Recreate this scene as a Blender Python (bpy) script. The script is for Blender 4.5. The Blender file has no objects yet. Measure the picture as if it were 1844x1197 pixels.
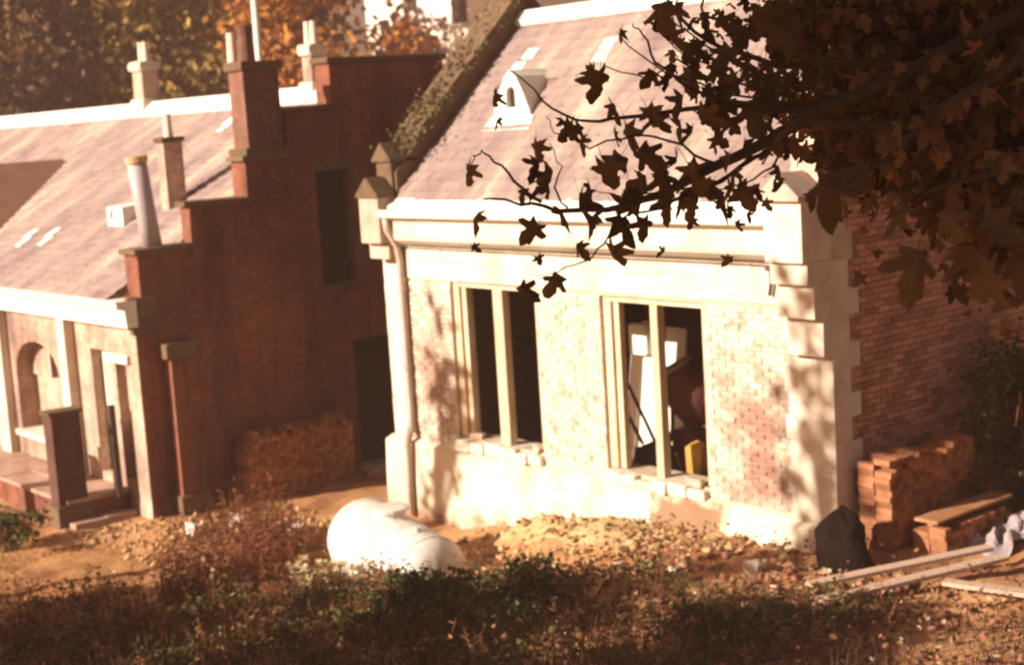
import bpy, math, random
import numpy as np
from mathutils import Vector, Matrix

random.seed(11); rng = np.random.default_rng(7)
SC = bpy.context.scene
COL = SC.collection
R_ = math.radians

# ------------------------------------------------------------------ camera
CAM = Vector((18.812, -13.348, 6.10))
cam_d = bpy.data.cameras.new('camera'); cam = bpy.data.objects.new('camera', cam_d); COL.objects.link(cam)
cr, cu, cf = Vector((.64298, .76347, -.06085)), Vector((-.07051, .13812, .98790)), Vector((-.76263, .63091, -.14264))
m = Matrix((cr, cu, -cf)).transposed().to_4x4(); m.translation = CAM
cam.matrix_world = m
cam_d.sensor_width = 36; cam_d.lens = 53.24; cam_d.clip_start = .1; cam_d.clip_end = 2000
cam_d.dof.use_dof = True; cam_d.dof.focus_distance = 8.0; cam_d.dof.aperture_fstop = 2.3
SC.camera = cam
FH = (-.77051, .63742); RH = (.63742, .77051)          # horizontal heading and its right hand

# ------------------------------------------------------------------ sky, sun, exposure
SUN_EL = R_(23.5)
SUN_H = (-.30, -.954)                                  # horizontal direction towards the sun
w = bpy.data.worlds.new('World'); SC.world = w; w.use_nodes = True
nt = w.node_tree; nt.nodes.clear()
out = nt.nodes.new('ShaderNodeOutputWorld'); bg = nt.nodes.new('ShaderNodeBackground')
sky = nt.nodes.new('ShaderNodeTexSky'); sky.sky_type = 'NISHITA'; sky.sun_disc = False
sky.sun_elevation = SUN_EL; sky.sun_rotation = math.atan2(SUN_H[0], SUN_H[1])
sky.air_density = 1.2; sky.dust_density = 3.0; sky.ozone_density = 1.0
tint = nt.nodes.new('ShaderNodeMix'); tint.data_type = 'RGBA'; tint.blend_type = 'MULTIPLY'
tint.inputs[0].default_value = 1.0; tint.inputs[7].default_value = (1.0, .66, .53, 1)
nt.links.new(sky.outputs[0], tint.inputs[6]); nt.links.new(tint.outputs[2], bg.inputs[0])
bg.inputs[1].default_value = .05
nt.links.new(bg.outputs[0], out.inputs[0])
sd = bpy.data.lights.new('sun', 'SUN'); sun = bpy.data.objects.new('sun', sd); COL.objects.link(sun)
sd.energy = 5.0; sd.angle = R_(.6); sd.color = (1.0, .89, .76)
sdir = Vector((SUN_H[0]*math.cos(SUN_EL), SUN_H[1]*math.cos(SUN_EL), math.sin(SUN_EL)))
sun.rotation_euler = sdir.to_track_quat('Z', 'Y').to_euler(); sun.location = (0, -20, 30)
vs = SC.view_settings
vs.view_transform = 'Standard'; vs.look = 'None'; vs.gamma = 1.0; vs.use_curve_mapping = False
vs.exposure = 1.2
SC.render.engine = 'CYCLES'
SC.cycles.pixel_filter_type = 'BLACKMAN_HARRIS'; SC.cycles.filter_width = 2.3
SC.cycles.max_bounces = 6; SC.cycles.diffuse_bounces = 3; SC.cycles.transparent_max_bounces = 4
SC.cycles.sample_clamp_indirect = 4; SC.cycles.use_denoising = True

# ------------------------------------------------------------------ materials
def _new(name):
    mt = bpy.data.materials.new(name); mt.use_nodes = True
    n = mt.node_tree; b = n.nodes['Principled BSDF']
    return mt, n, b
def N(n, t, **k):
    x = n.nodes.new(t)
    for a, v in k.items(): setattr(x, a, v)
    return x
def noise(n, scale, detail=6, rough=.6, vec=None):
    t = N(n, 'ShaderNodeTexNoise'); t.inputs['Scale'].default_value = scale
    t.inputs['Detail'].default_value = detail; t.inputs['Roughness'].default_value = rough
    if vec is not None: n.links.new(vec, t.inputs['Vector'])
    return t
def pos(n): return N(n, 'ShaderNodeNewGeometry')
def ramp(n, fac, cols, lo=.3, hi=.7):
    r = N(n, 'ShaderNodeValToRGB'); e = r.color_ramp.elements
    while len(e) < len(cols): e.new(.5)
    for i, c in enumerate(cols):
        e[i].position = lo + (hi-lo)*i/max(1, len(cols)-1); e[i].color = (*c, 1)
    n.links.new(fac, r.inputs[0]); return r.outputs[0]
def mixc(n, fac, a, b, mode='MIX'):
    x = N(n, 'ShaderNodeMix', data_type='RGBA', blend_type=mode)
    for s, v in ((x.inputs[0], fac), (x.inputs[6], a), (x.inputs[7], b)):
        if hasattr(v, 'is_linked') or hasattr(v, 'links'): n.links.new(v, s)
        elif isinstance(v, (int, float)): s.default_value = v
        else: s.default_value = (*v, 1)
    return x.outputs[2]
def math_(n, op, a, b=0., c=None, clamp=False):
    x = N(n, 'ShaderNodeMath', operation=op, use_clamp=clamp)
    for i, v in enumerate((a, b) if c is None else (a, b, c)):
        if isinstance(v, (int, float)): x.inputs[i].default_value = v
        else: n.links.new(v, x.inputs[i])
    return x.outputs[0]
def bump(n, b, h, strength=.3, dist=.02):
    x = N(n, 'ShaderNodeBump'); x.inputs['Strength'].default_value = strength; x.inputs['Distance'].default_value = dist
    n.links.new(h, x.inputs['Height']); n.links.new(x.outputs[0], b.inputs['Normal'])

def MAT(name, cols, scale=2.5, rough=.9, bmp=.35, bscale=25, island=0., spec=.15, metal=0., lo=.3, hi=.7, stretch=None, obj=0., trans=0.):
    mt, n, b = _new(name); g = pos(n); v = g.outputs['Position']
    if stretch:
        mp = N(n, 'ShaderNodeMapping'); mp.inputs['Scale'].default_value = stretch; n.links.new(v, mp.inputs[0]); v = mp.outputs[0]
    nz = noise(n, scale, 8, .62, v); c = ramp(n, nz.outputs[0], cols, lo, hi)
    def vary(c, src, amt):
        f = math_(n, 'MULTIPLY_ADD', src, 2*amt, 1-amt)
        h = N(n, 'ShaderNodeHueSaturation'); n.links.new(c, h.inputs['Color']); n.links.new(f, h.inputs['Value']); return h.outputs[0]
    if island: c = vary(c, g.outputs['Random Per Island'], island)
    if obj:
        oi = N(n, 'ShaderNodeObjectInfo'); c = vary(c, oi.outputs['Random'], obj)
    n.links.new(c, b.inputs['Base Color'])
    b.inputs['Roughness'].default_value = rough; b.inputs['Specular IOR Level'].default_value = spec; b.inputs['Metallic'].default_value = metal
    if bmp:
        z = noise(n, bscale, 5, .6, g.outputs['Position']); bump(n, b, z.outputs[0], bmp, .02)
    if trans:
        tr = N(n, 'ShaderNodeBsdfTranslucent'); n.links.new(c, tr.inputs[0]); mx = N(n, 'ShaderNodeMixShader'); mx.inputs[0].default_value = trans
        o = n.nodes['Material Output']; n.links.new(b.outputs[0], mx.inputs[1]); n.links.new(tr.outputs[0], mx.inputs[2]); n.links.new(mx.outputs[0], o.inputs[0])
    return mt

def brick_mat(name, c1, c2, mortar, stain):
    mt, n, b = _new(name); g = pos(n); s = N(n, 'ShaderNodeSeparateXYZ'); n.links.new(g.outputs['Position'], s.inputs[0])
    h = math_(n, 'ADD', s.outputs[0], s.outputs[1]); cb = N(n, 'ShaderNodeCombineXYZ'); n.links.new(h, cb.inputs[0]); n.links.new(s.outputs[2], cb.inputs[1])
    t = N(n, 'ShaderNodeTexBrick'); n.links.new(cb.outputs[0], t.inputs['Vector'])
    for k, v in (('Color1', c1), ('Color2', c2), ('Mortar', mortar)): t.inputs[k].default_value = (*v, 1)
    t.inputs['Scale'].default_value = 1; t.inputs['Brick Width'].default_value = .225; t.inputs['Row Height'].default_value = .075
    t.inputs['Mortar Size'].default_value = .006; t.inputs['Mortar Smooth'].default_value = .3
    nz = noise(n, .9, 8, .65, g.outputs['Position']); k = ramp(n, nz.outputs[0], [(0, 0, 0), (1, 1, 1)], .42, .68)
    c = mixc(n, k, t.outputs[0], stain)
    n2 = noise(n, 9, 6, .7, g.outputs['Position']); c = mixc(n, .55, c, ramp(n, n2.outputs[0], [(.45, .45, .45), (1.3, 1.3, 1.3)], .3, .7), 'MULTIPLY')
    n4 = noise(n, .42, 5, .6, g.outputs['Position']); c = mixc(n, .9, c, ramp(n, n4.outputs[0], [(.55, .55, .58), (1.05, 1.0, .95), (1.35, 1.3, 1.25)], .32, .68), 'MULTIPLY')
    mp = N(n, 'ShaderNodeMapping'); mp.inputs['Scale'].default_value = (2.4, 2.4, .25); n.links.new(g.outputs['Position'], mp.inputs[0]); n5 = noise(n, 1.6, 6, .6, mp.outputs[0]); c = mixc(n, .8, c, ramp(n, n5.outputs[0], [(.6, .62, .66), (1.1, 1.08, 1.05)], .36, .56), 'MULTIPLY')
    n.links.new(c, b.inputs['Base Color']); b.inputs['Roughness'].default_value = .95; b.inputs['Specular IOR Level'].default_value = .1
    hh = math_(n, 'MULTIPLY_ADD', n2.outputs[0], .5, t.outputs[1]); hh = math_(n, 'SUBTRACT', n2.outputs[0], t.outputs[1])
    bump(n, b, hh, .5, .012)
    return mt

def limewash_mat(name, per_object):
    """whitewashed brick, the wash worn off in two patches and flaking elsewhere"""
    mt, n, b = _new(name); g = pos(n); s = N(n, 'ShaderNodeSeparateXYZ'); n.links.new(g.outputs['Position'], s.inputs[0])
    if per_object:
        oi = N(n, 'ShaderNodeObjectInfo'); rnd = oi.outputs['Random']
    else: rnd = g.outputs['Random Per Island']
    bare = ramp(n, rnd, [(.19, .075, .05), (.26, .11, .075), (.22, .09, .06), (.36, .19, .13)], 0, 1)
    def patch(x0, hw, z0, hz, k):
        dx = math_(n, 'DIVIDE', math_(n, 'ABSOLUTE', math_(n, 'SUBTRACT', s.outputs[0], x0)), hw)
        dz = math_(n, 'DIVIDE', math_(n, 'ABSOLUTE', math_(n, 'SUBTRACT', s.outputs[2], z0)), hz)
        return math_(n, 'MULTIPLY', math_(n, 'SUBTRACT', 1.0, math_(n, 'MAXIMUM', dx, dz)), k)
    p1 = patch(7.15, 1.0, 2.0, 1.5, .9); p2 = patch(.75, .75, 2.2, 1.3, .75)
    p = math_(n, 'MAXIMUM', math_(n, 'MAXIMUM', p1, p2), 0.0)
    nz = noise(n, 2.3, 7, .65, g.outputs['Position'])
    f = math_(n, 'ADD', math_(n, 'ADD', nz.outputs[0], math_(n, 'MULTIPLY', p, .55)), math_(n, 'MULTIPLY', rnd, .12))
    k = ramp(n, f, [(0, 0, 0), (.85, .85, .85)], .66, 1.0)
    nw = noise(n, 5, 5, .6, g.outputs['Position'])
    wash = ramp(n, nw.outputs[0], [(.27, .18, .125), (.48, .38, .285), (.60, .51, .405), (.66, .58, .47)], .3, .66)
    c = mixc(n, k, wash, bare)
    n.links.new(c, b.inputs['Base Color']); b.inputs['Roughness'].default_value = .95; b.inputs['Specular IOR Level'].default_value = .1
    n2 = noise(n, 40, 4, .6, g.outputs['Position']); bump(n, b, n2.outputs[0], .35, .01)
    return mt

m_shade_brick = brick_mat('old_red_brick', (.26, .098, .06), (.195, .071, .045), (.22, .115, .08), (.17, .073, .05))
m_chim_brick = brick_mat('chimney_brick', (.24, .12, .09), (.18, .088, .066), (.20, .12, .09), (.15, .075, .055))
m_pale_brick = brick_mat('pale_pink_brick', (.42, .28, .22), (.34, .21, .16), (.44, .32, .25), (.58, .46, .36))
m_lime_o = limewash_mat('limewashed_brick', True)
m_lime_i = limewash_mat('limewashed_brickwork', False)
m_gable_o = MAT('gable_brick', [(.29, .145, .10), (.42, .22, .155), (.35, .17, .115)], 3, .95, .4, 40, obj=.35)
m_gable_i = MAT('gable_brickwork', [(.29, .145, .10), (.42, .22, .155), (.35, .17, .115)], 3, .95, .4, 40, island=.35)
m_mortar = MAT('lime_mortar', [(.42, .32, .22), (.58, .48, .35)], 6, .97, .5, 60)
m_mortar_d = MAT('dark_mortar', [(.22, .13, .085), (.30, .19, .13)], 6, .97, .5, 60)
m_stone = MAT('buff_stone', [(.40, .27, .20), (.50, .36, .28), (.56, .44, .35)], 1.6, .93, .35, 22, obj=.12)
m_stone_w = MAT('limewashed_stone', [(.46, .36, .26), (.60, .51, .40), (.68, .60, .48)], 1.5, .92, .3, 18, obj=.06)
m_stone_d = MAT('mossy_stone', [(.075, .05, .028), (.15, .095, .055), (.11, .075, .038)], 2.4, .96, .6, 20, obj=.15)
def plinth_mat():
    mt, n, b = _new('limewashed_plinth'); g = pos(n); s = N(n, 'ShaderNodeSeparateXYZ'); n.links.new(g.outputs['Position'], s.inputs[0])
    nz = noise(n, .9, 8, .65, g.outputs['Position']); c = ramp(n, nz.outputs[0], [(.32, .21, .13), (.56, .46, .32), (.68, .60, .46), (.46, .33, .20)], .28, .72)
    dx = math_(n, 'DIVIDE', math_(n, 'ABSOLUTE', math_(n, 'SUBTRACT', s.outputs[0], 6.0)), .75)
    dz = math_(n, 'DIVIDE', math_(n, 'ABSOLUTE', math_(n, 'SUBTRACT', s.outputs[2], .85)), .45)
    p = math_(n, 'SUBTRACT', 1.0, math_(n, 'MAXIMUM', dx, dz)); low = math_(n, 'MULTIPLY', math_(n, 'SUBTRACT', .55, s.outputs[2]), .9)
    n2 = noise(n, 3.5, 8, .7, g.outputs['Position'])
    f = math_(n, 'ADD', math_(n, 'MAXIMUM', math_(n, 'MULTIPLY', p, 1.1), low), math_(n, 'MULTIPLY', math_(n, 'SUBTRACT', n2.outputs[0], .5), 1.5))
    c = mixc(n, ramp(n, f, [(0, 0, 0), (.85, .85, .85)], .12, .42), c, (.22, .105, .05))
    n.links.new(c, b.inputs['Base Color']); b.inputs['Roughness'].default_value = .95; b.inputs['Specular IOR Level'].default_value = .1
    bump(n, b, noise(n, 14, 6, .6, g.outputs['Position']).outputs[0], .5, .02); return mt
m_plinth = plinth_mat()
m_slate = MAT('weathered_slate', [(.155, .108, .105), (.215, .152, .138), (.265, .202, .168), (.40, .325, .25)], 1.1, .85, .25, 30, island=.10, stretch=(1.3, .32, .32))
m_slate_b = MAT('slate_underlay', [(.18, .11, .08), (.24, .15, .11)], 3, .9, .2, 20)
m_slate_new = MAT('pale_patch_slate', [(.72, .68, .56), (.80, .77, .66)], 4, .7, .1, 20)
m_ridge = MAT('pale_ridge_stone', [(.70, .66, .54), (.80, .78, .68)], 2, .8, .3, 15)
m_lead = MAT('white_lead_paint', [(.70, .66, .55), (.82, .79, .70)], 3, .7, .2, 14)
m_white = MAT('white_paint', [(.70, .62, .48), (.80, .74, .62), (.82, .78, .68)], 2, .8, .2, 18)
m_timber = MAT('pale_window_timber', [(.46, .31, .19), (.62, .46, .30), (.68, .54, .37)], 3, .8, .3, 30, stretch=(3, 3, .4), obj=.1)
m_plank = MAT('weathered_plank', [(.30, .19, .13), (.46, .32, .23), (.40, .27, .19)], 4, .9, .4, 30, stretch=(4, 1, 4), obj=.2)
m_dark = MAT('dark_void_fill', [(.035, .022, .018), (.05, .03, .025)], 3, .95, .1, 20)  # near-black tone put in for unlit depth behind openings
m_plaster = MAT('stained_plaster', [(.20, .11, .085), (.27, .16, .12)], 1.2, .95, .2, 12)
m_tank = MAT('off_white_tank_shell', [(.26, .18, .13), (.48, .41, .35), (.60, .55, .49), (.62, .57, .51)], 3.2, .55, .2, 11, spec=.3, lo=.26, hi=.56, stretch=(1.4, 1.4, .7))
m_iron = MAT('dark_iron', [(.05, .032, .025), (.09, .055, .04)], 6, .7, .2, 30, spec=.3)
m_pipe = MAT('pale_painted_pipe', [(.42, .30, .24), (.54, .42, .34)], 3, .6, .15, 20, spec=.3)
m_flue = MAT('grey_zinc_flue', [(.32, .26, .26), (.44, .37, .36)], 2, .55, .15, 12, spec=.4)
m_pot = MAT('dark_clay_pot', [(.12, .06, .045), (.18, .09, .06)], 5, .9, .3, 20)
m_pot_p = MAT('pale_clay_pot', [(.66, .52, .40), (.74, .62, .50)], 5, .9, .3, 20)
m_stackbrick = MAT('reclaimed_brick', [(.21, .08, .04), (.33, .14, .065), (.27, .11, .055)], 8, .95, .5, 50, obj=.4)
m_ring = MAT('rust_collar', [(.5, .28, .15), (.62, .40, .22)], 6, .8, .2, 20)

# ------------------------------------------------------------------ mesh builder
ORG = {}
class MB:
    def __init__(s): s.v = []; s.f = []
    def poly(s, vs, fs):
        o = len(s.v); s.v += [tuple(map(float, q)) for q in vs]; s.f += [tuple(i+o for i in f) for f in fs]; return s
    def box(s, x0, x1, y0, y1, z0, z1):
        return s.poly([(x0,y0,z0),(x1,y0,z0),(x1,y1,z0),(x0,y1,z0),(x0,y0,z1),(x1,y0,z1),(x1,y1,z1),(x0,y1,z1)],
                      [(3,2,1,0),(4,5,6,7),(0,1,5,4),(1,2,6,5),(2,3,7,6),(3,0,4,7)])
    def worn(s, x0, x1, y0, y1, z0, z1, j=.012, b=.02):
        """box with chamfered, slightly irregular edges (stone)"""
        pts = []
        for sx in (0, 1):
            for sy in (0, 1):
                for sz in (0, 1):
                    for ax in range(3):
                        p = [x1 if sx else x0, y1 if sy else y0, z1 if sz else z0]; sg = [sx, sy, sz]
                        p[ax] += (-b if sg[ax] else b)
                        pts.append(tuple(q+random.uniform(-j, j)*.5 for q in p))
        import bmesh
        bm = bmesh.new()
        for p in pts: bm.verts.new(p)
        bmesh.ops.convex_hull(bm, input=bm.verts); bm.verts.index_update()
        s.poly([v.co for v in bm.verts], [[v.index for v in f.verts] for f in bm.faces]); bm.free(); return s
    def prism(s, prof, axis, a, b):
        """profile (2-D list, counter-clockwise) extruded along axis from a to b"""
        def mk(p, t):
            return {'x': (t, p[0], p[1]), 'y': (p[0], t, p[1]), 'z': (p[0], p[1], t)}[axis]
        n = len(prof); V = [mk(p, a) for p in prof]+[mk(p, b) for p in prof]
        F = [tuple(range(n)), tuple(range(2*n-1, n-1, -1))]+[(i, n+i, n+(i+1) % n, (i+1) % n) for i in range(n)]
        return s.poly(V, F)
    def tube(s, path, radii, sides=8, cap=True):
        path = [Vector(p) for p in path]
        if isinstance(radii, (int, float)): radii = [radii]*len(path)
        o = len(s.v); ref = Vector((.13, .27, .95)); 
        for i, p in enumerate(path):
            t = (path[min(i+1, len(path)-1)]-path[max(i-1, 0)]).normalized()
            if abs(t.dot(ref)) > .97: ref = Vector((.9, .2, .1))
            a = t.cross(ref).normalized(); b = t.cross(a)
            for k in range(sides):
                q = 2*math.pi*k/sides; s.v.append(tuple(p+(a*math.cos(q)+b*math.sin(q))*radii[i]))
        for i in range(len(path)-1):
            for k in range(sides):
                k2 = (k+1) % sides; s.f.append((o+i*sides+k, o+i*sides+k2, o+(i+1)*sides+k2, o+(i+1)*sides+k))
        if cap:
            s.f.append(tuple(o+k for k in range(sides))[::-1]); s.f.append(tuple(o+(len(path)-1)*sides+k for k in range(sides)))
        return s
    def build(s, name, mat, parent=None, smooth=False, kind=None, label=None):
        me = bpy.data.meshes.new(name)
        o0 = ORG.get(parent.name, Vector((0, 0, 0))) if parent else Vector((0, 0, 0))
        me.from_pydata([(a-o0.x, b-o0.y, c-o0.z) for a, b, c in s.v], [], s.f)
        me.materials.append(mat)
        if smooth: me.polygons.foreach_set('use_smooth', [True]*len(me.polygons))
        me.validate(); me.update()
        o = bpy.data.objects.new(name, me); COL.objects.link(o)
        if parent: o.parent = parent; ORG[o.name] = o0
        if kind: o['kind'] = kind
        if label: o['label'] = label
        return o
def thing(name, label, cat, loc=(0, 0, 0), group=None):
    o = bpy.data.objects.new(name, None); COL.objects.link(o); o.location = loc; o.empty_display_size = .2
    ORG[o.name] = Vector(loc); o['label'] = label; o['category'] = cat
    if group: o['group'] = group
    return o
def tag(o, label, cat, group=None):
    o['label'] = label; o['category'] = cat
    if group: o['group'] = group
    return o
def arrays_mesh(name, V, F, mat, parent=None, kind=None):
    """large mesh from numpy arrays; F is (n, k)"""
    me = bpy.data.meshes.new(name); k = F.shape[1]
    if parent: V = V-np.array(ORG.get(parent.name, Vector((0, 0, 0))))
    me.vertices.add(len(V)); me.vertices.foreach_set('co', V.astype(np.float32).ravel())
    me.loops.add(F.size); me.loops.foreach_set('vertex_index', F.astype(np.int32).ravel())
    me.polygons.add(len(F)); me.polygons.foreach_set('loop_start', np.arange(0, F.size, k, dtype=np.int32))
    me.materials.append(mat); me.update(calc_edges=True); me.validate()
    o = bpy.data.objects.new(name, me); COL.objects.link(o)
    if parent: o.parent = parent
    if kind: o['kind'] = kind
    return o
def columns(mb, axis, t0, t1, breaks, top, openings, z0):
    """masonry slab with openings: axis 'x' -> slab spans x (t = y), axis 'y' -> slab spans y (t = x)"""
    for a, b in zip(breaks[:-1], breaks[1:]):
        c = (a+b)/2; segs = [(z0, top(c))]
        for (o0, o1, oz0, oz1) in openings:
            if o0-1e-6 <= c <= o1+1e-6:
                ns = []
                for s0, s1 in segs:
                    if oz0 > s0: ns.append((s0, min(s1, oz0)))
                    if oz1 < s1: ns.append((max(s0, oz1), s1))
                segs = ns
        for s0, s1 in segs:
            if s1-s0 > 1e-4:
                if axis == 'x': mb.box(a, b, t0, t1, s0, s1)
                else: mb.box(t0, t1, a, b, s0, s1)
    return mb
def slates(o, u, v, lu, lv, holes=(), wu=.26, wv=.2, jit=.004):
    """overlapping slates on a roof plane as arrays"""
    o, u, v = Vector(o), Vector(u).normalized(), Vector(v).normalized(); n = u.cross(v).normalized()
    V = []; F = []
    rows = int(lv/wv)+1
    for r in range(rows):
        off = (r % 2)*wu/2
        for k in range(-1, int(lu/wu)+2):
            a = max(0, k*wu+off+.003); b = min(lu, (k+1)*wu+off-.003)
            if b-a < .05: continue
            c0 = r*wv+random.uniform(-.012, .012); c1 = min(lv, c0+wv*1.35)
            if c0 >= lv-.03: continue
            if any(h[0] < (a+b)/2 < h[1] and h[2] < c0+.1 < h[3] for h in holes): continue
            if c0 < 0: c0 = 0
            ja, jb = random.uniform(0, jit*2), random.uniform(0, jit*2)
            P = [o+u*a+v*c0+n*(.030+ja), o+u*b+v*c0+n*(.030+jb), o+u*b+v*c1+n*.004, o+u*a+v*c1+n*.004, o+u*a+v*c0+n*.004, o+u*b+v*c0+n*.004]
            i = len(V); V += [tuple(p) for p in P]; F += [(i, i+1, i+2, i+3), (i+4, i+5, i+1, i)]
    return V, F
BRANCHES=[([(14.64, -5.74, 6.67),(14.61, -6.46, 6.45),(14.45, -7.19, 6.18),(14.26, -7.78, 5.99),(14.18, -7.89, 5.91),(14.1, -8.18, 5.81),(14.0, -8.48, 5.7),(13.91, -8.68, 5.65),(13.79, -8.9, 5.67),(13.76, -9.08, 5.71),(13.66, -9.2, 5.74)], 0.05, 0.004),([(14.24, -7.72, 6.0),(14.14, -7.8, 5.88),(14.06, -7.91, 5.81),(13.93, -8.08, 5.7),(13.88, -8.33, 5.63),(13.76, -8.47, 5.59)], 0.018, 0.005),([(14.22, -7.49, 6.07),(14.04, -7.71, 6.05),(13.87, -7.91, 6.09),(13.79, -8.17, 6.06),(13.7, -8.45, 6.04),(13.67, -8.63, 6.05),(13.64, -8.81, 6.15),(13.54, -8.9, 6.29)], 0.02, 0.003),([(13.76, -8.96, 5.7),(13.74, -9.08, 5.81),(13.68, -9.14, 5.9),(13.64, -9.17, 5.95),(13.62, -9.2, 5.93),(13.62, -9.22, 5.88)], 0.009, 0.002),([(14.49, -7.14, 6.2),(14.15, -7.38, 6.24),(13.91, -7.51, 6.25),(13.66, -7.63, 6.35),(13.45, -7.69, 6.5),(13.3, -7.67, 6.68)], 0.025, 0.006),([(14.16, -7.73, 6.03),(13.87, -8.06, 6.15),(13.81, -8.25, 6.29),(13.76, -8.28, 6.43),(13.73, -8.31, 6.48)], 0.012, 0.003),([(13.76, -8.47, 5.59),(13.79, -8.62, 5.49),(13.74, -8.69, 5.41),(13.73, -8.87, 5.38),(13.66, -8.96, 5.38)], 0.006, 0.002),([(14.11, -8.16, 5.8),(13.92, -8.21, 5.91),(13.79, -8.36, 5.97),(13.72, -8.61, 5.93),(13.61, -8.72, 6.0),(13.58, -8.74, 6.08)], 0.009, 0.002),([(14.23, -7.83, 5.91),(14.13, -7.82, 5.78),(14.05, -7.94, 5.71),(13.96, -8.06, 5.68)], 0.008, 0.003),([(15.24, -6.84, 6.29),(15.02, -7.13, 6.21),(14.86, -7.53, 6.0),(14.78, -7.82, 5.82),(14.7, -8.11, 5.69)], 0.04, 0.008),([(14.63, -5.71, 6.15),(14.34, -6.02, 6.31),(13.96, -6.18, 6.28),(13.63, -6.43, 6.21),(13.33, -6.64, 6.17)], 0.06, 0.012),([(16.26, -8.63, 5.57),(16.18, -9.05, 5.54),(16.15, -9.24, 5.54),(16.14, -9.42, 5.53)], 0.012, 0.003),([(15.59, -7.48, 5.83),(15.5, -7.92, 5.76),(15.35, -8.26, 5.72),(15.3, -8.51, 5.63)], 0.02, 0.004),([(13.66, -7.63, 6.35),(13.6, -7.68, 6.44),(13.51, -7.6, 6.58),(13.46, -7.47, 6.72)], 0.01, 0.005),([(13.87, -7.91, 6.08),(13.81, -7.95, 6.24),(13.81, -8.1, 6.31),(13.73, -8.21, 6.23),(13.66, -8.43, 6.29)], 0.008, 0.003),([(14.7, -6.61, 6.01),(14.4, -7.3, 5.93),(14.24, -7.8, 5.99)], 0.05, 0.03),([(13.95, -8.14, 5.7),(13.94, -8.25, 5.61),(13.96, -8.25, 5.56)], 0.005, 0.002),([(13.99, -7.44, 6.12),(13.82, -7.61, 6.26),(13.75, -7.84, 6.36),(13.64, -7.94, 6.49),(13.62, -7.94, 6.58)], 0.008, 0.003),([(14.04, -7.55, 6.1),(13.86, -7.74, 6.18),(13.77, -7.98, 6.31),(13.66, -8.08, 6.46)], 0.008, 0.003),([(14.09, -7.65, 6.07),(13.95, -7.96, 6.13),(13.78, -8.15, 6.25),(13.72, -8.34, 6.37),(13.69, -8.37, 6.44)], 0.008, 0.002),([(14.22, -7.85, 5.9),(14.01, -8.06, 5.73),(13.9, -8.28, 5.7),(13.79, -8.49, 5.7),(13.73, -8.64, 5.74)], 0.008, 0.002),([(13.82, -8.86, 5.67),(13.78, -8.89, 5.76),(13.79, -8.85, 5.86),(13.75, -8.88, 5.96)], 0.006, 0.002)]
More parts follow.
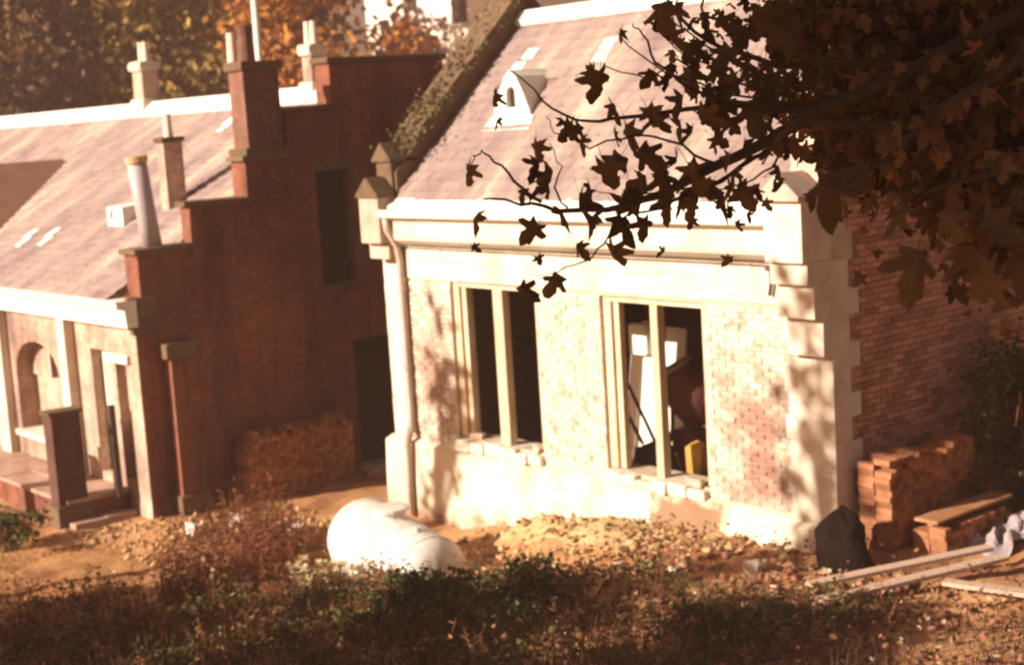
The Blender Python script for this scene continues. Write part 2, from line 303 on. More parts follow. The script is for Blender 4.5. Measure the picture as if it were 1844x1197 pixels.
LEAVES=[(13.53, -9.16, 5.89, 0.11),(13.53, -9.14, 5.68, 0.122),(13.63, -8.87, 5.6, 0.135),(13.5, -8.77, 5.44, 0.063),(13.64, -8.76, 5.36, 0.12),(13.66, -8.44, 5.46, 0.158),(13.81, -8.81, 5.51, 0.089),(13.61, -9.24, 5.54, 0.049),(13.46, -8.86, 5.31, 0.11),(13.63, -8.85, 5.97, 0.106),(13.5, -8.51, 6.03, 0.131),(13.77, -8.71, 5.98, 0.095),(13.7, -8.9, 5.89, 0.125),(13.81, -8.91, 5.84, 0.164),(13.8, -8.77, 5.73, 0.236),(13.74, -8.83, 5.67, 0.167),(13.87, -8.67, 5.86, 0.222),(13.83, -8.47, 5.67, 0.205),(13.77, -8.51, 5.61, 0.172),(13.8, -8.06, 5.71, 0.237),(13.9, -7.87, 5.71, 0.209),(14.02, -8.11, 5.72, 0.173),(13.92, -7.84, 5.68, 0.164),(13.97, -8.23, 5.82, 0.171),(13.88, -8.06, 5.75, 0.161),(13.72, -8.52, 6.27, 0.164),(13.8, -8.54, 6.12, 0.118),(13.49, -8.33, 6.29, 0.106),(13.75, -8.4, 6.45, 0.074),(13.71, -8.09, 6.58, 0.176),(13.47, -7.91, 6.5, 0.147),(13.5, -7.78, 6.6, 0.142),(13.72, -8.07, 6.44, 0.118),(13.47, -7.45, 6.52, 0.14),(13.56, -7.62, 6.45, 0.112),(13.66, -8.31, 6.02, 0.152),(13.84, -8.42, 5.91, 0.154),(13.81, -8.34, 5.78, 0.167),(13.69, -8.38, 5.88, 0.134),(13.61, -7.81, 6.27, 0.147),(13.71, -7.73, 6.29, 0.14),(13.74, -7.89, 6.38, 0.119),(13.89, -7.89, 6.11, 0.183),(14.01, -8.2, 6.06, 0.159),(13.9, -8.17, 6.14, 0.127),(14.21, -7.9, 5.9, 0.103),(13.99, -7.81, 6.1, 0.183),(13.95, -7.64, 6.22, 0.186),(13.79, -7.71, 6.36, 0.151),(13.65, -7.43, 6.46, 0.157),(13.85, -7.54, 6.53, 0.164),(13.94, -7.44, 6.56, 0.182),(13.78, -7.34, 6.45, 0.156),(13.83, -7.71, 6.21, 0.151),(13.86, -7.95, 6.16, 0.13),(13.78, -7.59, 6.29, 0.141),(13.53, -8.6, 6.07, 0.087),(13.78, -8.71, 6.03, 0.083),(13.32, -8.81, 6.2, 0.104),(13.79, -9.19, 6.09, 0.058),(13.62, -8.53, 5.76, 0.139),(13.67, -8.33, 5.76, 0.152),(14.11, -8.55, 5.81, 0.137),(13.79, -8.12, 5.85, 0.118),(14.08, -8.17, 5.94, 0.102),(14.06, -7.77, 5.86, 0.1),(14.01, -8.31, 6.02, 0.141),(13.86, -8.3, 6.06, 0.132),(13.86, -8.37, 6.09, 0.114),(13.54, -8.28, 5.99, 0.107),(13.81, -8.96, 5.79, 0.082),(13.65, -8.96, 5.77, 0.072),(13.65, -8.24, 5.67, 0.131),(13.73, -8.14, 5.67, 0.137),(13.76, -8.64, 5.64, 0.147),(13.84, -8.4, 5.59, 0.115),(15.5, -9.16, 5.84, 0.191),(15.9, -9.21, 5.59, 0.18),(16.17, -9.36, 5.63, 0.253),(16.29, -9.39, 5.54, 0.182),(15.32, -8.48, 5.66, 0.149),(16.03, -9.04, 5.66, 0.162),(16.27, -9.24, 5.61, 0.169),(14.97, -8.23, 5.81, 0.136),(15.42, -8.36, 5.62, 0.128)]
CLUSTERS=[(13.37, -6.67, 6.53, 0.4, 0.3, 0.7, 130),(13.55, -6.46, 6.48, 0.45, 0.4, 0.8, 420),(13.71, -6.5, 6.17, 0.42, 0.3, 1.0, 420),(13.69, -5.83, 6.43, 0.8, 0.7, 1.2, 1700),(13.96, -6.24, 6.0, 0.6, 0.34, 1.2, 1300),(13.83, -5.39, 6.2, 0.8, 0.8, 1.2, 1500),(14.36, -6.14, 5.72, 0.5, 0.5, 1.2, 1200),(14.06, -6.78, 5.87, 0.3, 0.16, 0.7, 260),(14.63, -6.53, 5.35, 0.25, 0.35, 0.8, 240),(14.06, -6.2, 5.65, 0.4, 0.16, 0.9, 360)]

# ------------------------------------------------------------------ terrain
def _ss(t): t = np.clip(t, 0, 1); return t*t*(3-2*t)
def ground_h(x, y):
    x = np.asarray(x, float); y = np.asarray(y, float)
    base = np.interp(x, [-8, -4, -1, 1.6, 3.2, 5, 8, 12], [.02, .06, .06, .10, .36, .70, .94, 1.05])
    back = _ss((y-1)/4); base = base*(1-.9*back*(x < 8))
    s = (x-CAM.x)*FH[0]+(y-CAM.y)*FH[1]
    bank = _ss((12.6-s)/11.5)*3.6
    mound = .26*np.exp(-((x-4.9)/1.2)**2-((y+.75)/.7)**2)+.16*np.exp(-((x-3.6)/.6)**2-((y+.6)/.5)**2)+.12*np.exp(-((x-6.9)/.8)**2-((y+1.0)/.6)**2)
    heap = .20*np.exp(-((x+.6)/1.2)**2-((y+2.5)/.6)**2)+.12*np.exp(-((x+1.9)/.8)**2-((y+3.4)/.5)**2)
    mound = mound-.40*np.exp(-((x-3.2)/1.3)**2-((y+2.9)/.75)**2)
    rip = .035*np.sin(x*2.3+y*1.1)*np.sin(y*2.9-x*.7)+.02*np.sin(x*6.1+1)*np.sin(y*5.3+x)
    near = _ss((40-np.hypot(x-5, y+3))/20)
    return base+bank+mound+heap+rip*near
def ticks(lo, hi, step, far): 
    a = list(np.arange(lo, hi+1e-6, step)); g = step; q = lo; l = []
    while q > -far: g *= 1.35; q -= g; l.append(q)
    g = step; q = hi; r = []
    while q < far: g *= 1.35; q += g; r.append(q)
    return np.array(l[::-1]+a+r)
gx, gy = ticks(-12, 20, .16, 600), ticks(-16, 7, .16, 600)
GX, GY = np.meshgrid(gx, gy); GZ = ground_h(GX, GY)
fine = _ss((14-np.hypot(GX-5, (GY+3)))/6)
rough = np.exp(-((GX-5.5)/3.2)**2-((GY+1.6)/1.4)**2)+.5*1.3*np.exp(-((GX+.8)/1.8)**2-((GY+2.7)/1.2)**2)
GZ = GZ+fine*rng.normal(0, 1, GZ.shape)*(.010+.024*rough)
nx, ny = len(gx), len(gy); idx = np.arange(nx*ny).reshape(ny, nx)
GF = np.stack([idx[:-1, :-1], idx[:-1, 1:], idx[1:, 1:], idx[1:, :-1]], -1).reshape(-1, 4)
m_ground = MAT('dry_soil_and_turf', [(.13, .06, .03), (.25, .105, .05), (.42, .205, .085), (.48, .27, .125), (.28, .12, .055)], .8, .97, .7, 18, lo=.25, hi=.75)
def sandy(mt):
    n = mt.node_tree; b = n.nodes['Principled BSDF']; src = b.inputs['Base Color'].links[0].from_socket; g_ = pos(n); sp = N(n, 'ShaderNodeSeparateXYZ'); n.links.new(g_.outputs['Position'], sp.inputs[0])
    dx = math_(n, 'POWER', math_(n, 'DIVIDE', math_(n, 'SUBTRACT', sp.outputs[0], 4.9), 2.3), 2.0); dy = math_(n, 'POWER', math_(n, 'DIVIDE', math_(n, 'ADD', sp.outputs[1], .55), 1.0), 2.0)
    nz = noise(n, 2.2, 7, .65, g_.outputs['Position'])
    f = math_(n, 'ADD', math_(n, 'SUBTRACT', 1.0, math_(n, 'ADD', dx, dy)), math_(n, 'MULTIPLY', math_(n, 'SUBTRACT', nz.outputs[0], .5), 2.0))
    n3 = noise(n, 9, 6, .7, g_.outputs['Position']); sand = ramp(n, n3.outputs[0], [(.36, .22, .09), (.56, .40, .19), (.64, .49, .27)], .3, .7)
    n.links.new(mixc(n, ramp(n, f, [(0, 0, 0), (1, 1, 1)], .1, .5), src, sand), b.inputs['Base Color'])
sandy(m_ground)
g = arrays_mesh('ground', np.stack([GX, GY, GZ], -1).reshape(-1, 3), GF, m_ground); g['kind'] = 'structure'
g.data.polygons.foreach_set('use_smooth', [True]*len(g.data.polygons))
def gz(x, y): return float(ground_h(x, y))

# ------------------------------------------------------------------ the schoolroom (right hand building)
SX0, SX1, SY1 = -.30, 8.25, 5.40
school = thing('schoolroom', 'white limewashed brick schoolroom with two tall open window bays facing the lit yard', 'building', (4, 2.7, 0))
W1, W2 = (1.32, 3.22, 1.42, 3.74), (4.50, 6.32, 1.40, 3.70)
# masonry core (mortar) with two openings
mb = MB(); columns(mb, 'x', .010, .42, [-.29, W1[0], W1[1], W2[0], W2[1], 8.24], lambda c: 4.8, [W1, W2], -.2); mb.build('front_wall', m_mortar, school)
# brick faces
BW, BH, BD = .215, .065, .012
def brick_mesh(name, lx, ly, lz, mat):
    b = MB(); e = .006
    b.poly([(-lx,-ly+e,-lz),(lx,-ly+e,-lz),(lx,ly,-lz),(-lx,ly,-lz),(-lx,-ly+e,lz),(lx,-ly+e,lz),(lx,ly,lz),(-lx,ly,lz),
            (-lx+e,-ly,-lz+e),(lx-e,-ly,-lz+e),(lx-e,-ly,lz-e),(-lx+e,-ly,lz-e)],
           [(3,2,1,0),(4,5,6,7),(1,2,6,5),(2,3,7,6),(3,0,4,7),(8,9,10,11),(0,1,9,8),(1,5,10,9),(5,4,11,10),(4,0,8,11)])
    me = bpy.data.meshes.new(name); me.from_pydata(b.v, [], b.f); me.materials.append(mat); return me, b
front = []
zc = 1.335; row = 0
def blocked(a, b, z):
    for o in (W1, W2):
        if a < o[1]+.0 and b > o[0]-.0 and o[2]-.05 < z < o[3]+.05: return True
    return False
while zc < 3.72:
    x = .14-(row % 2)*.1125
    while x < 7.62:
        a, b = max(x, .14), min(x+BW, 7.62)
        for (o0, o1, _, _) in (W1, W2):
            if a < o0 < b: b = o0-.004
            if a < o1 < b: a = o1+.004
        if b-a > .05 and not blocked(a+.01, b-.01, zc): front.append((a, b, zc))
        x += .225
    zc += .075; row += 1
sel = sorted(front, key=lambda q: -q[0])[:170]; selset = set(sel)
full_me, full_b = brick_mesh('brick', BW/2, BD, BH/2, m_lime_o)
def add_inst(name, me, parent, loc, rz=0., sx=1.):
    o = bpy.data.objects.new(name, me); COL.objects.link(o); o.parent = parent
    o.location = Vector(loc)-ORG[parent.name]; o.rotation_euler = (random.uniform(-.012, .012), random.uniform(-.01, .01), rz); o.scale = (sx, 1, 1); return o
for a, b, z in sel: add_inst('brick', full_me, school, ((a+b)/2, .006+random.uniform(-.006, .004), z), 0, (b-a)/BW)
mb = MB()
for q in front:
    if q in selset: continue
    a, b, z = q; dy = .006+random.uniform(-.006, .004); k = (b-a)/BW; c = (a+b)/2
    mb.poly([(c+vx*k, dy+vy, z+vz) for vx, vy, vz in full_b.v], full_b.f)
mb.build('brickwork', m_lime_i, school, kind='stuff')
# lintel band over the windows, plinth, quoins
def stone_row(name, z0, z1, x0, x1, y0, y1, w, mat):
    x = x0
    while x < x1-.02:
        b = min(x1, x+w*random.uniform(.85, 1.15)); b = x1 if x1-b < w*.4 else b
        MB().worn(x+.003, b-.003, y0+random.uniform(-.004, .004), y1, z0+.003, z1-.003, .006, .01).build(name, mat, school); x = b
stone_row('lintel_stone', 3.745, 4.02, .14, 7.62, -.016, .20, .95, m_stone_w)
stone_row('frieze_stone', 4.02, 4.27, .14, 7.62, -.012, .20, 1.2, m_stone_w)
mb = MB()
n = 70                                                   # rough plinth, bowed and uneven, with a weathered sloping top
for k in range(n):
    xa, xb = -.42+8.70*k/n, -.42+8.70*(k+1)/n
    def off(x): return -.10+.018*math.sin(x*3.1)+.012*math.sin(x*9.7+2)
    def top(x): return 1.26+.018*math.sin(x*2.1+1)+.012*math.sin(x*7.3)
    P = []
    for x in (xa, xb): P += [(x, off(x)-.05, -.25), (x, off(x)-.03, .62+.02*math.sin(x*5)), (x, off(x), top(x)-.06), (x, .012, top(x)), (x, .10, top(x)), (x, .10, -.25)]
    mb.poly(P, [(i, i+6, (i+1) % 6+6, (i+1) % 6) for i in range(6)])
    if k == 0: mb.poly(P[:6], [tuple(range(6))])
    if k == n-1: mb.poly(P[6:], [tuple(range(5, -1, -1))])
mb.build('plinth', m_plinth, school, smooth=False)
z = 1.27; k = 0
while z < 4.26:
    h = min(random.uniform(.27, .33), 4.28-z); 
    if 4.28-z-h < .12: h = 4.28-z
    xl = 7.56 if k % 2 else 7.62
    MB().worn(xl, 8.262, -.012, .30+(.18 if k % 2 == 0 else 0), z+.001, z+h-.001, .003, .004).build('quoin_stone', m_stone_w, school)
    xr = .20 if k % 2 else .13
    MB().worn(-.31, xr, -.012, .30, z+.003, z+h-.003, .006, .012).build('quoin_stone', m_stone_w, school)
    z += h; k += 1
# corbelled kneelers with saddle-backed caps at both ends
for x0, x1, px in ((-.31, .19, 0), (7.73, 8.262, 1)):
    for d, z0, z1 in ((.16, 3.22, 3.66), (.30, 3.66, 4.05), (.40, 4.05, 4.30), (.48, 4.30, 4.98)):
        if not px and z0 < 3.9: continue
        if not px: d = .24 if z0 < 4.2 else .38
        MB().worn(x0+.004, x1-.004, -d, .02, z0+.001, z1-.001, .004, .010).build('corbel_stone', m_stone_w if px else m_stone, school)
    c = (x0+x1)/2
    MB().prism([(x0-.03, 4.98), (x1+.03, 4.98), (x1+.03, 5.03), (c, 5.29), (x0-.03, 5.03)], 'y', -.56 if px else -.41, -.09).build('kneeler_cap', m_stone if px else m_stone_d, school)
    MB().worn(x0+.06, x1-.06, -.05, .36, 4.98, 5.50, .008, .02).build('pinnacle_block', m_stone if px else m_stone_d, school)
    MB().prism([(x0+.01, 5.50), (x1-.01, 5.50), (x1-.01, 5.54), (c, 5.78), (x0+.01, 5.54)], 'y', -.10, .41).build('pinnacle_cap', m_stone if px else m_stone_d, school)
# eaves cornice and gutter
mb = MB(); mb.prism([(.05, 4.27), (-.10, 4.27), (-.20, 4.34), (-.22, 4.40), (-.22, 4.62), (-.28, 4.66), (.05, 4.66)], 'x', .20, 7.725); mb.build('cornice', m_stone_w, school)
mb = MB(); mb.prism([(.04, 4.662), (-.30, 4.662), (-.40, 4.70), (-.41, 4.80), (-.385, 4.80), (-.36, 4.745), (.04, 4.745)], 'x', .21, 7.72); mb.build('gutter', m_white, school)
mb = MB(); mb.prism([(.30, 4.75), (-.02, 4.75), (-.24, 4.80), (-.24, 4.84), (.30, 5.24)], 'x', .20, 7.725); mb.build('eaves_course', m_lead, school)
mb = MB(); mb.tube([(.215, -.135, 4.255), (3, -.135, 4.25), (7.70, -.135, 4.245)], .014, 6); mb.build('conduit', m_iron, school)
# roof
RZ0, RS = 5.0, .963
def rz(y): return RZ0+RS*y
for sgn in (0, 1):
    f_ = (lambda y: y) if not sgn else (lambda y: SY1-y)
    mb = MB(); P = [(f_(-.06), rz(-.06)-.02), (f_(2.70), rz(2.70)-.02), (f_(2.70), rz(2.70)-.14), (f_(-.06), rz(-.06)-.14)]
    mb.prism(P, 'x', .19, 7.74); mb.build('roof_slab', m_slate_b, school)
L_ = math.hypot(2.70, 2.70*RS)
V, F = slates((.20, -.10, rz(-.10)), (1, 0, 0), (0, 1, RS), 7.53, L_+.10, holes=[(1.15, 1.85, 1.55, 2.35)])
arrays_mesh('roof_slates', np.array(V), np.array(F), m_slate, school, 'stuff')
mb = MB(); x = .2
while x < 7.7:
    b = min(7.73, x+.62); MB().prism([(2.52, 7.44), (2.70, 7.50), (2.88, 7.44), (2.90, 7.56), (2.76, 7.70), (2.64, 7.70), (2.50, 7.56)], 'x', x+.004, b-.004).build('ridge_stone', m_ridge, school); x = b
for i, (x, y) in enumerate([(1.0, 1.82), (1.08, 2.02), (2.80, 1.86), (2.77, 2.06)]):
    z = rz(y); h = .20; dy = h*.72*.5; dz = h*.69*.5
    MB().poly([(x-.13, y-dy, z-dz+.045), (x+.13, y-dy, z-dz+.045), (x+.13, y+dy, z+dz+.045), (x-.13, y+dy, z+dz+.045), (x-.13, y-dy, z-dz), (x+.13, y-dy, z-dz), (x+.13, y+dy, z+dz), (x-.13, y+dy, z+dz)],
              [(0,1,2,3),(4,5,1,0),(5,6,2,1),(6,7,3,2),(7,4,0,3)]).build('patch_slate', m_slate_new, school)
# gabled lead ventilator on the roof slope, dark arched mouth
def ventilator(parent, cx, y0, z0, w, h, depth, mat, name='roof_ventilator'):
    ap = []
    for k in range(9):
        q = math.pi*k/8; ap.append((cx+.15*w*2*.5*math.cos(q)*.85, z0+h*.50+.10*h*1.6*math.sin(q)))
    a0, a1 = cx+.15*w*.85, cx-.15*w*.85
    mb = MB(); gw = w/2
    # front face as ring between gable outline and mouth
    outer = [(cx+gw, z0), (cx+gw*.92, z0+h*.18), (cx+gw*.62, z0+h*.55), (cx+gw*.30, z0+h*.86), (cx, z0+h), (cx-gw*.30, z0+h*.86), (cx-gw*.62, z0+h*.55), (cx-gw*.92, z0+h*.18), (cx-gw, z0)]
    n = 9
    mouth = [(a0, z0+h*.22)]+ap[1:-1]+[(a1, z0+h*.22)]
    Vv = [(p[0], y0, p[1]) for p in outer]+[(p[0], y0, p[1]) for p in mouth]
    mb.poly(Vv, [(i, i+1, n+i+1, n+i) for i in range(n-1)]+[(0, n, 2*n-1, n-1)])
    mb.poly([(p[0], y0, p[1]) for p in mouth]+[(p[0], y0+.10, p[1]) for p in mouth], [(i, i+1, n+i+1, n+i) for i in range(n-1)]+[(n-1, 0, n, 2*n-1)])
    # roof skin running back into the slope, flared skirts
    mb.poly([(p[0], y0, p[1]) for p in outer]+[(cx+(p[0]-cx)*.8, y0+depth*(.25+.75*(p[1]-z0)/h), p[1]) for p in outer], [(i+1, i, n+i, n+i+1) for i in range(n-1)])
    mb.poly([(cx-gw-.10, y0-.16, z0-.16), (cx+gw+.12, y0-.16, z0-.16), (cx+gw+.06, y0, z0+.03), (cx-gw-.05, y0, z0+.03)], [(0, 1, 2, 3)])
    v = mb.build(name, mat, parent)
    MB().poly([(p[0], y0+.09, p[1]) for p in mouth], [tuple(range(n))]).build('mouth_fill', m_dark, v)  # near-black sheet standing for the unlit hollow of the mouth
    return v
ventilator(school, 1.72, 1.04, rz(1.04)+.03, .84, .70, .85, m_lead)
# gable walls with raised parapets
def gable_poly(extra): return [(0.0, 0), (SY1, 0), (SY1, RZ0-.1+extra), (2.70, RZ0+RS*2.70+extra), (0.0, RZ0+extra)]
MB().prism([(y, z-.2 if z == 0 else z) for y, z in gable_poly(.34)], 'x', -.30, .18).build('gable_wall', m_stone_d, school, label='mossy dark gable parapet')
mb = MB(); GW = (2.05, 3.35, 1.6, 3.2)
mb.prism([(.012, -.2), (SY1, -.2), (SY1, 5.24), (2.70, 7.94), (.012, 5.34)], 'x', 7.75, 8.236)
mb.build('gable_wall', m_mortar_d, school, label='shaded brick gable wall under the tree')
def coping(x0, x1, mat):
    for s in (0, 1):
        ys = np.linspace(.42, 2.62, 5)
        for a, b in zip(ys[:-1], ys[1:]):
            q = []
            for y, dz in ((a+.01, .34), (b-.01, .34), (b-.01, .50), (a+.01, .50)):
                q.append((y if not s else SY1-y, rz(y)+dz))
            MB().prism(q, 'x', x0-.05, x1+.05).build('coping_stone', mat, school)
coping(-.30, .18, m_stone_d); coping(7.75, 8.25, m_stone_d)
MB().worn(-.32, .20, 2.44, 2.96, 7.85, 9.3, .02, .02).build('apex_stack', m_stone_d, school)
MB().worn(7.75, 8.27, 2.48, 2.92, 7.85, 8.6, .02, .02).build('apex_stone', m_stone_d, school)
MB().box(-.28, 8.23, SY1-.3, SY1, -.2, 5.0).build('rear_wall', m_plaster, school)
MB().box(.19, 7.74, .43, SY1-.31, .2, 1.12).build('floor_slab', m_plaster, school)
MB().box(.19, 7.74, .43, SY1-.31, 4.45, 4.50).build('ceiling', m_plaster, school)
# bricks of the near gable
gbr = []; zc = 1.0; row = 0
while zc < 6.9:
    y = .30-(row % 2)*.1125
    while y < 4.6:
        a, b = max(y, .48 if int((zc-1.27)/.3) % 2 == 0 else .31), y+BW
        lim = rz(min(b, 2*2.7-b))+.30
        if b-a > .05 and zc < lim: gbr.append((a, b, zc))
        y += .225
    zc += .075; row += 1
gsel = [q for q in gbr if .45 < q[0] < 1.7 and 3.75 < q[2] < 5.1]; gsel = sorted(gsel, key=lambda q: -q[2])[:130]; gs = set(gsel)
gm, _ = brick_mesh('brick', BW/2, BD, BH/2, m_gable_o)
for a, b, z in gsel: add_inst('brick', gm, school, (8.246+random.uniform(-.005, .005), (a+b)/2, z), math.pi/2, (b-a)/BW)
mb = MB()
for q in gbr:
    if q in gs: continue
    a, b, z = q; k = (b-a)/BW; c = (a+b)/2; dx = 8.246+random.uniform(-.005, .005)
    mb.poly([(dx-vy, c+vx*k, z+vz) for vx, vy, vz in full_b.v], full_b.f)
mb.build('gable_brickwork', m_gable_i, school, kind='stuff')
# windows: weathered timber frames, no glass left in them
def window(name, o, mull, mw, lab):
    x0, x1, z0, z1 = o
    w_ = MB(); w_.box(x0+.002, x0+.14, .05, .17, z0+.02, z1-.01); fr = w_.build('window_frame', m_timber, school, label=lab)
    MB().box(x0+.16, x0+.25, .09, .19, z0+.02, z1-.06).build('inner_jamb', m_timber, fr)
    MB().box(x1-.075, x1-.002, .05, .17, z0+.02, z1-.01).build('jamb', m_timber, fr)
    MB().box(x0+.14, x1-.075, .06, .16, z1-.075, z1-.012).build('head', m_timber, fr)
    MB().box(mull-mw/2, mull+mw/2, .03, .16, z0-.02, z1-.076).build('mullion', m_timber, fr)
    x = x0
    while x < x1-.05:
        b = min(x1, x+random.uniform(.2, .36))
        MB().worn(x+.005, b-.005, -.10+random.uniform(-.03, .02), .34, z0-.16, z0+random.uniform(-.05, .012), .02, .02).build('sill_stone', m_stone_w, fr); x = b
window('window', W1, 2.36, .20, 'left window frame with a broad pale mullion'); window('window', W2, 5.44, .12, 'right window frame with a slim mullion')
# downpipe
mb = MB(); mb.tube([(.24, -.30, 4.70), (.24, -.28, 4.5), (.24, -.12, 4.22), (.24, -.085, 4.0), (.24, -.085, 1.5), (.24, -.19, 1.2), (.24, -.20, .1)], .055, 10); dp = mb.build('downpipe', m_pipe, school, smooth=True)
for z in (3.6, 2.4, 1.42): MB().tube([(.24, -.085 if z > 1.45 else -.10, z-.04), (.24, -.085 if z > 1.45 else -.10, z+.04)], .075, 10).build('pipe_collar', m_pipe, dp)
mb = MB(); mb.box(7.36, 7.50, -.06, .0, 4.14, 4.20); mb.tube([(7.44, -.05, 4.12), (7.46, -.07, 4.0), (7.43, -.07, 3.86)], .022, 6); mb.build('lamp_bracket', m_iron, school)

# ------------------------------------------------------------------ the wing with the stepped gable (left)
wing = thing('school_wing', 'dark red brick wing with stepped gable, tall chimney and pale slate roof', 'building', (-10, 2.25, 0))
GX_ = -3.0; YC = 2.25
steps = [(-2.90, 3.62), (-2.77, 4.28), (-1.72, 4.94), (-.72, 5.60), (.12, 6.36), (1.04, 7.14)]
def wtop(y):
    y = YC-abs(y-YC); t = 3.0
    for a, z in steps:
        if y >= a: t = z
    return t
UW, DR = (.60, 1.34, 3.40, 5.34), (1.10, 2.10, .12, 2.38)
br = sorted(set([a for a, _ in steps]+[2*YC-a for a, _ in steps]+[UW[0], UW[1], DR[0], DR[1]]))
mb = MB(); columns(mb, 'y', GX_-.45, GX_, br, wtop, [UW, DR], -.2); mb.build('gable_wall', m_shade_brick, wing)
for i, (a, z) in enumerate(steps):
    b = steps[i+1][0] if i+1 < len(steps) else 2*YC-a
    if i == 0: continue
    for s in (0, 1):
        if s and i == len(steps)-1: continue
        y0, y1 = (a-.07, b+.05) if i < len(steps)-1 else (a-.06, b+.06)
        if s: y0, y1 = 2*YC-y1, 2*YC-y0
        MB().worn(GX_-.50, GX_+.06, y0, y1, z, z+.085, .012, .02).build('coping_stone', m_stone_d, wing)
# recessed upper window and door in the gable
MB().box(GX_-.42, GX_-.30, UW[0], UW[1], UW[2], UW[3]).build('dark_window', m_dark, wing)
MB().worn(GX_-.1, GX_+.05, UW[0]-.1, UW[1]+.1, UW[2]-.1, UW[2]-.002, .01, .015).build('window_sill', m_stone_d, wing)
MB().worn(GX_-.1, GX_+.015, UW[0]-.12, UW[1]+.12, UW[3]+.002, UW[3]+.16, .01, .01).build('window_lintel', m_stone_d, wing)
MB().worn(GX_-.3, GX_+.02, UW[1]+.002, UW[1]+.16, UW[2], UW[3], .01, .01).build('window_jamb', m_stone_d, wing)
MB().box(GX_-.40, GX_-.30, DR[0], DR[1], DR[2], DR[3]).build('door', m_dark, wing)
MB().worn(GX_-.3, GX_+.35, DR[0]-.1, DR[1]+.3, .0, .13, .02, .02).build('doorstep', m_stone, wing)
# front wall
AW, D1, D2 = (-8.05, -6.15, .95, 2.66), (-4.78, -4.08, .62, 2.70), (-3.88, -3.36, .62, 2.55)
mb = MB(); columns(mb, 'x', -2.90, -2.48, sorted([-24, AW[0], AW[1], D1[0], D1[1], D2[0], D2[1], GX_-.455]), lambda c: 3.45, [AW, D1, D2], -.2); mb.build('front_wall', m_pale_brick, wing)
MB().box(GX_-.45, GX_-.004, -2.925, -2.902, -.1, 3.16).build('corner_facing', m_pale_brick, wing)
n = 10; c = (AW[0]+AW[1])/2; r = .95                          # arch spandrels over the window opening
P = [(AW[0], 2.66), (AW[0], 2.05)]+[(c-r*math.cos(math.pi*k/n), 2.05+.58*math.sin(math.pi*k/n)) for k in range(n+1)]+[(AW[1], 2.66)]
mb = MB()
for k in range(n):
    q0, q1 = P[2+k], P[3+k]; mb.prism([(q0[0], q0[1]), (q1[0], q1[1]), (q1[0], 2.665), (q0[0], 2.665)], 'y', -2.90, -2.5)
mb.build('arch_spandrel', m_pale_brick, wing)
MB().box(AW[0], AW[1], -2.56, -2.50, .95, 1.92).build('infill_panel', m_pale_brick, wing)
MB().box(AW[0]+.9, AW[1], -2.55, -2.49, 1.93, 2.66).build('dark_pane', m_dark, wing)
MB().box(AW[0], AW[0]+.89, -2.62, -2.50, 1.93, 2.66).build('infill_panel', m_pale_brick, wing)
MB().worn(AW[0]-.1, AW[1]+.1, -3.0, -2.55, .84, .95, .01, .02).build('window_sill', m_stone_w, wing)
MB().worn(-8.75, -8.30, -3.06, -2.90, .2, 3.2, .01, .02).build('pier', m_stone_w, wing)
MB().worn(-5.66, -5.36, -3.08, -2.90, .2, 3.15, .01, .02).build('pier', m_stone_w, wing)
d = MB().box(D1[0]+.02, D1[1]-.12, -2.72, -2.66, D1[2], D1[3]-.02).build('door', m_white, wing, label='pale painted door')
for zz in (.9, 1.75): MB().box(D1[0]+.12, D1[1]-.22, -2.735, -2.721, zz, zz+.7).build('door_panel', m_timber, d)
MB().box(D1[0], D1[1], -2.6, -2.55, D1[2], D1[3]).build('dark_passage_fill', m_dark, wing)  # near-black slab standing for the unlit passage behind the door
for k in range(4): MB().box(D2[0]+.13*k+.006, D2[0]+.13*k+.124, -2.70+random.uniform(-.01, .01), -2.66, D2[2], D2[3]).build('door_board', m_pipe, wing)
MB().worn(D2[0]-.08, D2[1]+.08, -2.98, -2.6, 2.55, 2.70, .01, .015).build('door_lintel', m_stone_w, wing)
# fascia, gutter
MB().prism([(-2.89, 3.17), (-3.08, 3.17), (-3.10, 3.46), (-3.22, 3.50), (-3.24, 3.60), (-2.89, 3.60)], 'x', -24, GX_+.06).build('fascia', m_white, wing)
# roof
WZ0, WS = 3.60, (6.62-3.60)/(YC+3.10)
def wz(y): return WZ0+WS*(y+3.10)
MB().prism([(-3.10, wz(-3.1)-.02), (-3.10, wz(-3.1)-.12), (YC, wz(YC)-.12), (YC, wz(YC)-.02)], 'x', -24, GX_-.45).build('roof_slab', m_slate_b, wing)
MB().prism([(2*YC+3.10, wz(-3.1)-.02), (2*YC+3.10, wz(-3.1)-.12), (YC, wz(YC)-.12), (YC, wz(YC)-.02)], 'x', -24, GX_-.45).build('roof_slab', m_slate_b, wing)
LW = math.hypot(YC+3.1, 6.62-3.6)
V, F = slates((-21.6, -3.13, wz(-3.13)), (1, 0, 0), (0, 1, WS), 21.6+GX_-.46, LW+.02, wu=.28, wv=.2)
arrays_mesh('roof_slates', np.array(V), np.array(F), m_slate, wing, 'stuff')
x = -23.9
while x < GX_-.5:
    b = min(GX_-.46, x+.9); MB().prism([(YC-.24, 6.52), (YC, 6.60), (YC+.24, 6.52), (YC+.24, 6.66), (YC+.07, 6.83), (YC-.07, 6.83), (YC-.24, 6.66)], 'x', x+.004, b-.004).build('ridge_stone', m_ridge, wing); x = b
# cross wing running forward at the far left
CWX, CWZ = -12.75, 5.72
mb = MB(); mb.prism([(CWX-2.5, 3.45), (CWX-2.5, 3.6), (CWX, CWZ), (CWX+2.5, 3.6), (CWX+2.5, 3.45)], 'y', -6.5, .45); mb.build('cross_roof', MAT('red_tile', [(.30, .15, .10), (.40, .21, .14)], 2, .9, .4, 22), wing)
MB().box(CWX-2.3, CWX+2.3, -6.3, -2.95, -.2, 3.45).build('cross_wall', m_shade_brick, wing)
